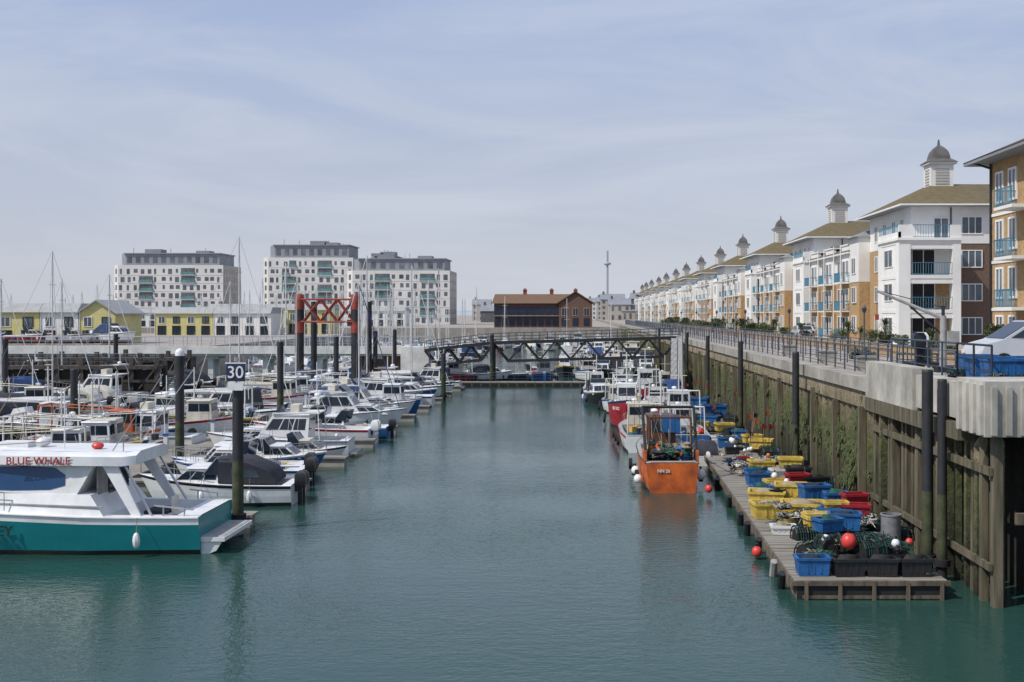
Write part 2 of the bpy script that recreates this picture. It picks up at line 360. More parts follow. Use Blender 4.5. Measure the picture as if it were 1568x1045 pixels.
tubs=[tub(bluet,1.1,.75,.6,blackp),tub(yellow,1.3,1.0,.55,ropet),tub(yellow,.8,.5,.35),tub(blackp,.9,.6,.5,tyre),tub(bluet,.8,.55,.4,ropeg),tub(white,.8,.5,.3,ropet),tub(red,.8,.5,.3)]
wnet=mat('white_rope',(.6,.59,.55),.9,.25,3)
nets=[tangle(ropeg,ropet),tangle(blackp,ropeg,.7,140),tangle(ropeo,ropet,.5),tangle(ropet,ropeg,.6),tangle(bluecanv,blackp,.6),tangle(blackp,wnet,.6,120),tangle(wnet,ropet,.45,90),tangle(blackp,ropet,.7,150)]
potm=pot()
PZ=.53
def P(n,me,x,y,z=PZ,rz=None,s=1): return place(n,me,(x,y,z),U(-.25,.25) if rz is None else rz,s)
P('fish_tub',tubs[0],6.75,32.8,rz=0,s=.85)
for i in range(3): P('fish_tub',tubs[3],7.75+i*.95,32.7,rz=U(-.1,.1))
P('fishing_net',nets[0],10.0,32.7,s=.45); P('fishing_net',nets[0],10.0,32.9,.8,s=.4)
for i in range(26):
    x=U(7.0,10.1); y=U(33.2,37.4); P('lobster_pot',potm,x,y,PZ+random.choice([0,0,.42,.42]),U(0,3.1),U(.9,1.1))
for i in range(34):
    P('fishing_net',random.choice([nets[0],nets[1],nets[5],nets[5],nets[7],nets[3],nets[6]]),U(6.9,10),U(33.2,42.5),PZ+U(0,.6),U(0,6),U(.4,.9))
def buoy(mt,x,y,z,r,name='mooring_buoy'):
    q=MB(); q.ball((0,0,0),r,mt,1,1,1.08,14); q.tube((0,0,r),(0,0,r*1.35),r*.2,blackp,8); q.lathe((0,0,r*1.35),[(r*.25,0),(r*.25,.04)],blackp,8); q.build(name,(x,y,z))
wb=mat('white_buoy',(.8,.8,.78),.4,.1)
buoy(buoyr,7.95,33.4,1.35,.23); buoy(buoyr,5.85,37.2,.25,.17); buoy(wb,7.4,34.0,1.3,.13); buoy(white,9.3,33.3,1.3,.13)
buoy(buoyr,9.9,34,1.2,.12); buoy(wb,5.6,52.0,.7,.24); buoy(buoyr,5.75,50.0,.35,.17); buoy(wb,2.75,52,.5,.2); buoy(wb,2.7,53.4,.7,.2)
for i in range(9): buoy(random.choice([buoyr,buoyo,wb,wb]),U(8,10),U(36,80),PZ+U(.4,.8),U(.09,.15))
q=MB(); q.lathe((0,0,0),[(.3,0),(.3,.9),(.33,.9),(.33,.94),(.27,.94),(.27,.3),(.02,.3)],mat('galvanised',(.35,.36,.37),.5,.3,2,metal=.5),16); q.build('metal_bin',(9.6,34.9,.95))
spec=[(7.6,34.6,4,.9,.9),(7.6,35.8,2,.75,1.15),(8.3,35.4,0,.8,.8),(7.9,36.8,1,.6,.75),(7.0,38.8,5,0,1),(8.6,38.0,2,.9,1),(9.2,37.6,6,.9,1),(8.6,37.8,0,.5,.9),
(7.1,42.0,1,0,1),(8.2,41.4,1,0,1.1),(8.9,42.8,0,.5,1),(9.4,41.4,4,.6,1),(9.7,39.9,6,.9,1),(9.6,39.9,6,.62,1),(9.5,39.9,0,0,1),(7.4,44.6,1,0,1),(8.4,44.9,1,.3,.9),(9.2,44.6,4,.4,1),
(9.6,46.2,3,.4,1),(8.9,46.2,6,.7,1),(7.6,47,4,0,1),(8.5,48.3,2,0,1.3),(9.4,48.6,3,.4,1.1),(7.9,50,0,0,.9),(9.0,50.6,5,.3,1.1),(9.7,52,2,.5,1.2),(8.1,52.4,4,0,1),(8.8,54.6,1,0,.9),(8.2,56.6,5,0,1.2),
(9.4,58.4,2,.6,1.3),(8.6,60.6,5,0,.9),(9.5,62,2,.5,1.2),(8.4,64,0,0,1),(9.4,66.4,4,.3,1),(8.9,69.3,2,.4,1.3),(9.6,71.2,3,0,1),(8.6,74.2,0,.2,1.2),(9.3,78,0,.4,1.4),(9.0,82,4,0,1.5),(9,86,0,.3,1.6)]
for x,y,k,z,s in spec: place('fish_tub',tubs[k],(x,y,PZ+z),U(-.7,.7) if R()<.3 else U(-.2,.2),s*U(.95,1.1))
for i in range(110):
    y=U(38,92); x=U(7.4 if y<60 else 7.9,10.1); k=R()
    if k<.62: P('fishing_net',random.choice(nets),x,y,PZ+U(0,.4),U(0,6),U(.4,.95))
    elif k<.78: P('lobster_pot',potm,x,y,PZ+random.choice([0,.4]),U(0,3),1.1)
    else: P('fish_tub',random.choice(tubs[1:]),x,y,PZ+random.choice([0,.3]),s=U(.6,.85))
for i in range(22):
    q=MB(); h=U(1.4,2.5); dx,dy=U(-.5,.5),U(-.5,.5); mt=random.choice([blackp,orange,red,blackp])
    q.tube((0,0,0),(dx,dy,h),.018,ropet if R()<.5 else blackp,4); q.face([(dx,dy,h),(dx+.22,dy,h-.1),(dx+.2,dy+.05,h-.25),(dx,dy,h-.3)],mt); q.ball((dx*.3,dy*.3,h*.3),.1,random.choice([buoyo,wb]))
    q.build('dan_buoy',(U(7.8,10),U(46,95),PZ))
# ---------------------------------------------------------------- boats
def hull(q,L,B,F,mt,ms,mbt=blackp,md=white,tc=.45,floor=.35,rake=.10,stripe=.12,full=2.3):
    ts=[0,.06,.061,.2,.3,tc,tc+.001,.6,.68,.76,.83,.89,.94,.975,1.0]
    ts=sorted(set(ts)); secs=[];deck=[]
    for t in ts:
        ww=B/2*(1-(max(0,(t-.42)/.58))**full)*(.9+.1*min(1,t/.3)); ww=max(ww,.02)
        s=F*(.85+.38*t*t)
        def X(z): return -L/2+t*L-rake*L*t**4*(1-z/s)
        fl=1-.30*t**3
        pr=[(ww,s),(ww*(.99),s-stripe),(ww*.95*(1-.10*t**3),s*.5),(ww*.9*fl,.16),(ww*.86*fl,.0),(ww*.45*fl,-.35)]
        secs.append([(X(z),-a,z) for a,z in pr]+[(X(z),a,z) for a,z in pr[::-1]])
        iw=ww*.84
        f=floor if .0605<t<tc+.0005 else s+.03
        deck.append([(X(s),-ww,s),(X(s),-iw,s+.02),(X(s),-iw*.98,f),(X(s),iw*.98,f),(X(s),iw,s+.02),(X(s),ww,s)])
    n=len(secs[0]); strip=[ms,mt,mt,mbt,antif,antif,antif,mbt,mt,mt,ms]
    for j in range(n-1):
        vs=[];fs=[]
        for k,sv in enumerate(secs): vs+=[sv[j],sv[j+1]]
        for k in range(len(secs)-1): fs.append((2*k,2*k+1,2*k+3,2*k+2))
        q.add(vs,fs,strip[j])
    for j in range(5):
        for k in range(len(secs)-1):
            q.face([deck[k][j],deck[k][j+1],deck[k+1][j+1],deck[k+1][j]],md)
    q.face(secs[0][::-1],mt)
    for sv in(-1,1):
        q.path([(d[0][0],sv*abs(d[0][1])*1.01,d[0][2]-.02) for d in deck],.03,ms if ms!=mt else blackp,5)
def cabin(q,x0,x1,w,z0,z1,fr=.6,rr=.1,mt=white,wv=(.3,.85),nw=2,roofo=.08,taper=.88,gm=glass):
    a=w/2; b_=a*taper
    lo=[Vector(p) for p in((x0,-a,z0),(x1,-a*.9,z0),(x1,a*.9,z0),(x0,a,z0))]
    hi=[Vector(p) for p in((x0+rr,-b_,z1),(x1-fr,-b_*.9,z1),(x1-fr,b_*.9,z1),(x0+rr,b_,z1))]
    q.fr(lo,hi,mt)
    for k in range(4):
        i,j=k,(k+1)%4; Q=[lo[i],lo[j],hi[j],hi[i]]
        c=nw if k in(0,2) else (2 if k==1 else 1)
        for e in range(c): q.panel(Q,.06+(.88)*e/c+.015,.06+.88*(e+1)/c-.015,wv[0],wv[1],.015,gm)
    q.fr([Vector((p.x+(.0),p.y*(1+roofo),z1)) for p in hi],[Vector((p.x,p.y*(1+roofo)*.95,z1+.07)) for p in hi],mt)
def outboard(q,x,y,z=.7,mt=blackp):
    q.rings([[(x-.28*a-.2,y-.17*b_,z+dz) ,(x+.2*a-.2,y-.17*b_,z+dz),(x+.2*a-.2,y+.17*b_,z+dz),(x-.28*a-.2,y+.17*b_,z+dz)] for dz,a,b_ in((0,.8,.8),(.15,1,1),(.45,.95,1),(.58,.6,.6))],mt)
    q.b2(x-.32,x-.12,y-.06,y+.06,-.35,z,mt); q.b2(x-.12,x+.05,y-.1,y+.1,z-.25,z+.05,blackp)
def bowrail(q,L,B,F,t0=.55,h=.5,full=2.3):
    for sv in(-1,1):
        pts=[];
        for i in range(6):
            t=t0+(1-t0)*i/5; ww=B/2*(1-(max(0,(t-.42)/.58))**full)*.9; s=F*(.85+.38*t*t)
            x=-L/2+t*L; pts.append((x-.05,sv*max(ww,.02),s+h)); q.tube((x-.05,sv*max(ww,.02),s),(x-.05,sv*max(ww,.02),s+h),.016,metal,4)
        q.path(pts,.02,metal,4)
def fender(q,x,y,z,m=white): q.ball((x,y,z),.13,m,1,1,2.1,8); q.tube((x,y,z+.25),(x,y*.97,z+.75),.012,ropet,3)
def clutter(q,L,B,z,n=8):
    for i in range(n):
        x,y=U(-.42,-.1)*L,U(-.33,.33)*B; k=R(); mt=random.choice([blackp,ropet,bluet,white,yellow,buoyr,canvas,grey])
        if k<.5: q.ball((x,y,z+.1),U(.1,.22),mt,1.3,1,.8,7,.5)
        else: q.box((x,y,z+.15),(U(.2,.5),U(.2,.4),U(.2,.4)),mt,U(0,3))
    for i in range(3):
        x,y=U(-.4,.1)*L,U(-.35,.35)*B; q.tube((x,y,z+.3),(x+U(-.3,.3),y,z+U(1.2,2.2)),.012,random.choice([blackp,white]),3)
def motorboat(L=6.5,B=2.4,F=.95,hm=white,sm=navy,cm=white,can=canvas,ob=1,tall=0):
    q=MB(); hull(q,L,B,F,hm,sm)
    s=F
    cabin(q,-.05*L,.30*L,B*.72,s*.85,s+.55+tall,.9,.1,cm,(.35,.85),3)
    q.fr([(-.07*L,-B*.36,s+.3),(.06*L,-B*.36,s+.3),(.06*L,B*.36,s+.3),(-.07*L,B*.36,s+.3)],[(-.1*L,-B*.33,s+.95+tall),(-.02*L,-B*.32,s+.95+tall),(-.02*L,B*.32,s+.95+tall),(-.1*L,B*.33,s+.95+tall)],glass)
    q.path([(.06*L,-B*.36,s+.3),(-.02*L,-B*.32,s+.97+tall),(-.02*L,B*.32,s+.97+tall),(.06*L,B*.36,s+.3)],.025,metal,4)
    if can:
        n=[]
        for x,zz in((-.40*L,s+.1),(-.36*L,s+.5),(-.22*L,s+.9+tall),(-.04*L,s+.94+tall)):
            n.append([(x,-B*.4,s*.95),(x,-B*.40,zz*.9+.1),(x,-B*.26,zz+.06),(x,B*.26,zz+.06),(x,B*.40,zz*.9+.1),(x,B*.4,s*.95)])
        q.rings(n,can)
        for sv in(-1,1): q.face([(-.30*L,sv*B*.405,s+.2),(-.12*L,sv*B*.405,s+.2),(-.12*L,sv*B*.405,s+.62),(-.28*L,sv*B*.405,s+.5)],wglass)
    else:
        q.box((-.2*L,B*.2,.65),(.5,.45,.5),offw); q.box((-.2*L,-B*.2,.65),(.5,.45,.5),offw); q.b2(-.44*L,-.36*L,-B*.35,B*.35,.35,.75,offw); clutter(q,L,B,.4)
    bowrail(q,L,B,F)
    for k in range(ob): outboard(q,-L/2,(k-(ob-1)/2)*.5,F*.75,random.choice([blackp,blackp,white]))
    for x in(-.25,.05,.25): fender(q,x*L,-B*.53,.45,random.choice([white,blue,blackp])); fender(q,x*L,B*.53,.45)
    q.tube((-.05*L,.2,s+.9+tall),(-.15*L,.2,s+2.3+tall),.012,white,4)
    return q.mesh('motorboat')
def cruiser(L=9,B=3.1,F=1.2,hm=white,sm=navy,can=bluecanv):
    q=MB(); hull(q,L,B,F,hm,sm,tc=.3)
    cabin(q,.0*L,.36*L,B*.66,F*.9,F+.5,1.2,.1,white,(.35,.8),3)
    cabin(q,-.22*L,.15*L,B*.8,F*.8,F+1.35,1.1,-.1,white,(.45,.86),3)
    q.b2(-.3*L,.02*L,-B*.36,B*.36,F+1.42,F+1.5,white)
    q.fr([(-.02*L,-B*.33,F+1.5),(.02*L,-B*.3,F+1.5),(.02*L,B*.3,F+1.5),(-.02*L,B*.33,F+1.5)],[(-.05*L,-B*.32,F+1.95),(-.04*L,-B*.3,F+1.95),(-.04*L,B*.3,F+1.95),(-.05*L,B*.32,F+1.95)],glass)
    q.box((-.12*L,0,F+1.7),(.5,1.2,.45),offw); 
    for sv in(-1,1):
        q.path([(-.3*L,sv*B*.36,F+1.5),(-.26*L,sv*B*.34,F+2.3),(-.1*L,sv*B*.33,F+2.3)],.03,metal,5); q.tube((-.3*L,sv*B*.38,F*.9),(-.29*L,sv*B*.36,F+1.45),.03,white,5)
    q.b2(-.3*L,-.24*L,-B*.36,B*.36,F+2.28,F+2.36,white)
    if can: q.fr([(-.36*L,-B*.4,F*.9),(-.24*L,-B*.4,F*.9),(-.24*L,B*.4,F*.9),(-.36*L,B*.4,F*.9)],[(-.33*L,-B*.36,F+1.35),(-.22*L,-B*.38,F+1.38),(-.22*L,B*.38,F+1.38),(-.33*L,B*.36,F+1.35)],can)
    q.tube((-.26*L,0,F+2.3),(-.26*L,0,F+3.6),.03,white,5); q.ball((-.27*L,.3,F+2.5),.2,white,1,1,.6)
    bowrail(q,L,B,F,.4,.6)
    q.b2(-L/2-.5,-L/2,-B*.4,B*.4,.2,.3,grey)
    for x in(-.25,0,.2): fender(q,x*L,-B*.53,.5,random.choice([white,navy])); fender(q,x*L,B*.53,.5)
    return q.mesh('cabin_cruiser')
def sailboat(L=8.5,B=2.7,F=1.0,hm=white,sm=navy,cov=bluecanv,H=11,mr=.06):
    q=MB(); hull(q,L,B,F,hm,sm,tc=.36,full=1.9)
    cabin(q,-.1*L,.25*L,B*.56,F*.9,F+.42,.9,.05,white,(.35,.75),4,taper=.9)
    mx=.1*L; q.tube((mx,0,F),(mx,0,H+F),mr,mastm,8,mr*.75); q.tube((mx,0,F+1.3),(-.33*L,0,F+1.35),.05,mastm,6)
    q.rings([[(x,-r,F+1.4),(x,-r*.6,F+1.4+r*2),(x,r*.6,F+1.4+r*2),(x,r,F+1.4)] for x,r in((mx-.05,.16),(-.1*L,.14),(-.33*L,.07))],cov)
    for z in(.55,.8): q.tube((mx,-.6,H*z+F),(mx,.6,H*z+F),mr*.4,mastm,4)
    r=min(mr*.2,.012)
    q.tube((L*.49,0,F*1.2),(mx,0,H+F),.03,random.choice([white,cov]),5); q.tube((-L*.49,0,F*.9),(mx,0,H+F),r,metal,3)
    for sv in(-1,1): q.path([(mx,sv*B*.45,F),(mx,sv*.6,H*.55+F),(mx,0,H+F)],r,metal,3)
    bowrail(q,L,B,F,.3,.5,1.9)
    q.fr([(-.2*L,-.7,F),(-.06*L,-.7,F+.3),(-.06*L,.7,F+.3),(-.2*L,.7,F)],[(-.16*L,-.6,F+.85),(-.08*L,-.6,F+.95),(-.08*L,.6,F+.95),(-.16*L,.6,F+.85)],cov)
    q.tube((-.4*L,0,F+.2),(-.4*L,0,F+.9),.03,metal,5)
    return q.mesh('sailboat')
def fisher(L=8.5,B=3.0,F=1.3,hm=orange,sm=white,cm=white,full_=True):
    q=MB(); hull(q,L,B,F,hm,sm,mbt=blackp,md=grey,tc=.62,floor=.55,rake=.06,stripe=.16,full=2.8)
    c0=.12*L
    cabin(q,c0,c0+.2*L,B*.56,F*.6,F+1.35,.15,.05,cm,(.62,.9),2,.12,.95)
    q.tube((c0+.3,0,F+1.3),(c0+.3,0,F+3.6),.05,mastm,6); q.tube((c0+.3,-.6,F+2.5),(c0+.3,.6,F+2.5),.03,mastm,5)
    q.ball((c0+.6,.3,F+1.6),.2,white,1,1,.6)
    for sv in(-1,1): q.tube((-.38*L,sv*B*.38,F*.9),(-.38*L,sv*B*.36,F+1.7),.05,cm,6); q.tube((-.38*L,sv*B*.36,F+1.7),(c0,sv*B*.25,F+1.45),.03,cm,5)
    q.tube((-.38*L,-B*.36,F+1.7),(-.38*L,B*.36,F+1.7),.05,cm,6)
    q.tube((-.1*L,-.5,.9),(-.1*L,.5,.9),.28,blackp,10); q.box((-.1*L,.65,.8),(.4,.12,.6),blue); q.box((-.1*L,-.65,.8),(.4,.12,.6),blue)
    for i in range(14):
        q.ball((U(-.4,.0)*L,U(-.32,.32)*B,U(.6,1.1)),U(.15,.34),random.choice([ropeg,ropet,blackp,buoyr,bluet,blackp]),1,1,.7,8,.6)
    clutter(q,L,B,F*.9,8)
    q.box((-.28*L,.3*B*.6,.85),(.8,.5,.4),bluet); q.box((-.22*L,-.3*B*.6,.85),(.7,.5,.4),yellow)
    bowrail(q,L,B,F,.75,.45,2.8)
    for x in(-.3,-.05,.2):
        for sv in(-1,1): q.tube((x*L,sv*B*.54-.0,.55),(x*L,sv*B*.54+sv*.16,.55),.28,tyre,10)
    for i in range(3): q.tube((U(-.3,.1)*L,U(-.3,.3)*B,F),(U(-.3,.1)*L,U(-.3,.3)*B,F+U(1.5,2.6)),.015,ropet,3)
    return q
mbs=[motorboat(6.5,2.4,.95,white,navy,white,canvas,1),motorboat(7.2,2.6,1.05,white,red,white,None,2,.2),motorboat(6,2.3,.9,navy,white,white,None,1),
 motorboat(5.6,2.1,.8,white,blackp,offw,None,1),motorboat(7.5,2.7,1.1,blackp,white,white,canvas,2,.15),motorboat(6.3,2.3,.9,blue,white,white,None,1),motorboat(6.8,2.4,1,white,grey,white,bluecanv,1,.3),motorboat(5.8,2.2,.85,red,white,offw,None,1),
 motorboat(6.9,2.5,1,white,navy,offw,offw,1,.1),motorboat(7.3,2.6,1.05,white,white,white,None,1,.45),motorboat(6.2,2.3,.9,white,blue,white,None,2,.25)]
crs=[cruiser(8.6,2.9,1.15,white,white,None),cruiser(8.2,2.9,1.1,white,blackp,canvas),cruiser(9.2,3.1,1.25,navy,white,bluecanv),cruiser(8.8,3,1.2,white,navy,offw)]
sls=[sailboat(H=10),sailboat(7.5,2.5,.95,white,blue,bluecanv,9),sailboat(9.5,3,1.1,navy,white,canvas,11.5),sailboat(8,2.6,1,white,red,offw,9.8),sailboat(10,3.1,1.1,white,navy,white,12.5)]
slf=[sailboat(10,3.1,1.2,white,navy,bluecanv,11.5,.10),sailboat(11,3.3,1.3,white,white,white,13,.10),sailboat(9,2.9,1.1,navy,white,offw,10.2,.09),sailboat(12,3.5,1.4,white,blue,canvas,14.5,.11),sailboat(9.5,3,1.2,white,red,white,11,.09)]
fcol=[(white,blue),(blue,white),(red,white),(mat('green_paint',(.03,.14,.08),.4,.3),white),(blackp,yellow),(white,red)]
fms=[fisher(U(7,9),U(2.6,3.1),1.2,a,b_,random.choice([white,white,offw])).mesh('fishing_boat') for a,b_ in fcol]
def kinds(p,far=False):
    k=R()
    if k<p[0]: return 'motorboat',random.choice(mbs)
    if k<p[0]+p[1]: return 'cabin_cruiser',random.choice(crs)
    if k<p[0]+p[1]+p[2]: return 'sailboat',random.choice(slf if far else sls)
    return 'fishing_boat',random.choice(fms)
def blen(n,me): 
    xs=[v.co.x for v in me.vertices]; return max(xs)-min(xs)
def berth(xt,y,side,p,z=0,jit=1.,s=None,far=False):
    n,me=kinds(p,far); L=blen(n,me); s=s or U(.88,1.05)
    rz=(0 if R()<.65 else math.pi)+U(-.06,.06)
    return place(n,me,(xt-side*(L*s/2+U(0,jit)),y,z),rz,s)
q=MB()
def pont(q,x0,x1,y0,y1):
    q.b2(x0+.1,x1-.1,y0+.1,y1-.1,-.2,.4,conc); q.b2(x0,x1,y0,y1,.41,.5,deckm)
pont(q,-22.8,-20.7,40,128)
pont(q,-48,-46,55,128)
for y in (43.0,51.8,60.2,68.6,77,85.5,94,102.5,111,119.5):
    pont(q,-20.7,-12.2,y-.45,y+.45); pont(q,-31,-22.8,y-.45,y+.45)
    if y>55: pont(q,-46,-38,y-.4,y+.4); pont(q,-57,-48,y-.4,y+.4)
q.build('marina_pontoon')
y=55.0
while y<124:
    if not any(abs(y-f)<1.2 for f in(60.2,68.6,77,85.5,94,102.5,111,119.5)):
        berth(-12.2+U(-.5,.4),y,1,(.78,.16,.0) if y<80 else (.45,.25,.22))
    y+=1.45
    y+=1.75
y=46
while y<124:
    berth(-31+U(-.3,.3),y,-1,(.5,.16,.2) if y>60 else (.7,.0,.0)); y+=3.5
y=58
while y<126:
    berth(-38.4,y,1,(.45,.25,.2)); berth(-56,y+1,-1,(.35,.2,.35),far=y>80); y+=3.7
q=MB()
for y in range(46,128,8):
    q.b2(-22.6,-22.4,y,y+.2,.5,1.4,white); q.b2(-22.63,-22.37,y-.03,y+.23,1.4,1.5,blue)
q.build('service_pedestals')
for x,y,t,c in((-20.3,58,6.1,white),(-20.4,78,6.1,None),(-20.4,96,6.1,None),(-20.3,114,6.3,None),(-20.3,126,6.3,None),(-9.7,128.2,5.7,blackp),(-46.3,70,6,white),(-46.3,92,6,None),(-46.3,114,6,None),(-12.3,104,4.4,None),(-31,70,4.6,None),(-31,88,4.9,None)):
    pile(x,y,t,.22 if y>50 else .2,c)
po=pile(-12.55,42.0,5.3,.2,None,'numbered_mooring_pile')
q=MB(); q.b2(-.34,.34,-.30,-.26,5.55,6.2,navy); q.b2(-.38,.38,-.31,-.255,6.2,6.24,white)
q.b2(-.28,.28,-.32,-.27,5.22,5.5,white); q.tube((0,-.2,5.2),(0,-.2,6.3),.04,metal,6); q.tube((0,-.2,6.3),(0,-.2,6.42),.09,metal,8)
s_=q.build('number_board'); s_.parent=po
text('30',.62,white,po,(0,-.325,5.87),(math.pi/2,0,0),.008)
# ---------------------------------------------------------------- sport fishing boat (teal)
q=MB(); L=13;B=4.1
F=1.5
hull(q,L,B,F,teal,white,blackp,white,tc=.24,floor=.55,rake=.12,stripe=.26)
lo=[(-3.4,-1.95,1.3),(4.5,-1.5,1.5),(4.5,1.5,1.5),(-3.4,1.95,1.3)]; hi=[(-2.9,-1.8,2.0),(3.6,-1.15,2.1),(3.6,1.15,2.1),(-2.9,1.8,2.0)]
q.fr(lo,hi,white)
q.tube((-3.35,1.93,1.62),(4.4,1.42,1.8),.03,grey,5)
lo2=[Vector(p) for p in((-2.4,-1.7,2.0),(2.8,-1.35,2.1),(2.8,1.35,2.1),(-2.4,1.7,2.0))]; hi2=[Vector(p) for p in((-2.9,-1.5,2.95),(1.0,-1.25,2.98),(1.0,1.25,2.98),(-2.9,1.5,2.95))]
q.fr(lo2,hi2,white)
bg_=mat('tinted_boat_glass',(.02,.07,.17),.05,.2,.5)
for Q in([lo2[0],lo2[1],hi2[1],hi2[0]],[lo2[2],lo2[3],hi2[3],hi2[2]]):
    Q=[Vector(p) for p in Q]
    nn=(Q[1]-Q[0]).cross(Q[3]-Q[0]).normalized()
    def PP(u,v): return (Q[0]*(1-u)+Q[1]*u)*(1-v)+(Q[3]*(1-u)+Q[2]*u)*v+nn*.02
    prof=[(.12,.30),(.2,.14),(.45,.08),(.88,.08),(.95,.3),(.86,.88),(.6,.94),(.32,.9),(.18,.66)]
    if Q[0].y>0: prof=[(1-u,v) for u,v in prof][::-1]
    q.face([PP(u,v) for u,v in prof],bg_)
q.panel([lo2[1],lo2[2],hi2[2],hi2[1]],.08,.92,.1,.9,.02,bg_)
q.rings([[(x,-wd,z0),(x,-wd*.98,z0+.30),(x,-wd*.7,z0+.42),(x,wd*.7,z0+.42),(x,wd*.98,z0+.30),(x,wd,z0)] for x,wd,z0 in((-4.3,1.5,2.98),(-3.9,1.75,2.95),(-1,1.74,2.98),(1.6,1.4,3.0),(2.1,1.0,3.02))],white)
for sv in(-1,1):
    q.fr([(-4.6,sv*1.75-.05,1.25),(-4.3,sv*1.75-.05,1.25),(-4.3,sv*1.75+.05,1.25),(-4.6,sv*1.75+.05,1.25)],[(-3.7,sv*1.55-.05,2.97),(-3.2,sv*1.55-.05,2.97),(-3.2,sv*1.55+.05,2.97),(-3.7,sv*1.55+.05,2.97)],white)
    q.tube((-4.9,sv*1.7,1.3),(-3.95,sv*1.55,2.95),.045,metal,6)
    q.tube((-5.0,sv*1.75,1.65),(-6.3,sv*1.7,1.5),.03,metal,6)
    for x in(-5.3,-6.0): q.tube((x,sv*1.74,1.3),(x,sv*1.72,1.58),.025,metal,5)
q.b2(-2.95,-2.9,-1.3,1.3,.6,2.9,grey); q.b2(-3.0,-2.96,-.3,.5,.7,2.6,glass); q.b2(-3.0,-2.96,-1.2,-.5,1.4,2.6,glass)
q.box((-4.6,0,.85),(.9,1.2,.6),white); q.box((-4.6,0,1.2),(.8,1.1,.12),canvas); q.tube((-5.3,0,.5),(-5.3,0,1.1),.07,metal,8); q.box((-5.3,0,1.15),(.5,.5,.1),offw); q.box((-5.08,0,1.45),(.08,.5,.5),offw)
q.b2(-7.3,-6.45,-1.6,1.6,.42,.56,white); q.b2(-7.25,-6.5,-1.5,1.5,.562,.58,grey)
for sv in(-1,1): q.fr([(-7.0,sv*1.5-.04,.1),(-6.5,sv*1.5-.04,-.1),(-6.5,sv*1.5+.04,-.1),(-7.0,sv*1.5+.04,.1)],[(-7.2,sv*1.5-.04,.42),(-6.5,sv*1.5-.04,.42),(-6.5,sv*1.5+.04,.42),(-7.2,sv*1.5+.04,.42)],white)
q.tube((-1.5,.6,3.4),(-1.5,.6,5.4),.02,white,5); q.ball((-.5,0,3.58),.26,white,1,1,.6); q.box((.4,0,3.5),(1.0,.6,.2),white); q.tube((-3.4,-1.2,3.4),(-5.2,-1.5,6.0),.02,metal,4); q.tube((-3.4,1.2,3.4),(-5.2,1.5,6.0),.02,metal,4)
q.ball((-2.6,.5,3.5),.18,buoyr,1.2,1,.7); q.path([(-3.8,1.3,3.4),(-3.8,1.3,3.7),(-1.5,1.4,3.75),(.5,1.2,3.6)],.02,metal,4)
fender(q,-4.55,2.12,.55)
bowrail(q,L,B,F*1.05,.5,.6)
sf=q.build('sport_fishing_boat',(-19.1,39.6,0),math.pi)
text('BLUE WHALE',.36,red,sf,(-1.15,1.77,3.12),(math.pi/2-.05,0,math.pi),.006)
text('OSPREY',.5,blackp,sf,(.45,2.0,.82),(math.pi/2,0,math.pi),.012)
place('motorboat',motorboat(6.6,2.5,1.0,white,blackp,white,canvas,2),(-15.3,48.4,0),math.pi+.03,1)
place('motorboat',mbs[10],(-15.9,53.7,0),math.pi,1)
place('fishing_boat',fisher(7.5,2.6,1.1,yellow,blue,offw).mesh('fishing_boat'),(-26.5,60,0),.1)
place('fishing_boat',fisher(7.5,2.6,1.1,offw,orange,orange).mesh('fishing_boat'),(-28,66,0),.05)
place('fishing_boat',fms[4],(-34,70,0),.15)
place('sailboat',sls[4],(-36,76,0),0,.9)
# ---------------------------------------------------------------- right-hand boats
q=fisher(8.6,2.6,1.6,orange,orange,mat('brown_paint',(.12,.05,.03),.5,.3))
q.tube((-3.9,-1.15,1.3),(-2.2,-1.2,3.7),.07,steel,6); q.tube((-3.9,1.15,1.3),(-2.2,1.2,3.7),.07,steel,6); q.tube((-2.2,-1.2,3.7),(-2.2,1.2,3.7),.07,steel,6)
for i in range(5): q.tube((-2.2,-1+i*.45,3.7),(U(-3.5,-2),-1+i*.45,1.6),.014,ropet,3)
for i in range(30): q.ball((U(-3.6,-1.4),U(-.9,.9),U(1.2,2.1)),U(.13,.28),random.choice([ropeg,ropet,blackp,ropeo,blackp,bluet]),1.2,1,.7,7,.8)
q.b2(.8,1.2,-.9,.0,2.2,3.0,bluet)
for sv in(-1,1): q.b2(-3.9,-2.6,sv*1.18-.05,sv*1.18+.05,1.3,1.85,orange)
oo=q.build('trawler',(4.15,55.2,0),math.pi/2+.02)
text('NN 26',.2,white,oo,(-4.34,.4,1.0),(math.pi/2,0,-math.pi/2),.01)
for i in range(8):
    pn=nets[random.choice([0,1,5,7])]; o=place('fishing_net',pn,(U(-3.4,-1.2),U(-.7,.7),U(1.2,1.7)),U(0,6),U(.5,.8)); o.name='net_heap'; o.parent=oo
q=fisher(9,2.8,1.7,red,navy,white); rb=q.build('trawler',(3.55,83,0),-math.pi/2-.04)
text('SU 512',.3,white,rb,(3.6,-.75,1.45),(math.pi/2,0,.55),.01)
for x,y,k,rz in((6.9,62,0,1.55),(6.6,70.5,1,1.6),(3.9,70,5,1.6),(7.2,80,4,1.57),(6.2,90,2,1.5),(3.2,94,0,-1.6),(7.0,99,1,1.57),(2.0,103,5,-1.5),(4.6,104,3,1.6),(6.6,110,2,1.6),(1.8,113,1,1.5),(4.3,116,0,-1.6),(8.6,104,5,1.6),(8.8,114,0,1.57)):
    me=fms[k]
    if k==3 or R()<.25: me=random.choice(mbs)
    place('fishing_boat' if me in fms else 'motorboat',me,(x,y,0),rz,U(.8,1.0) if y>65 else .6)
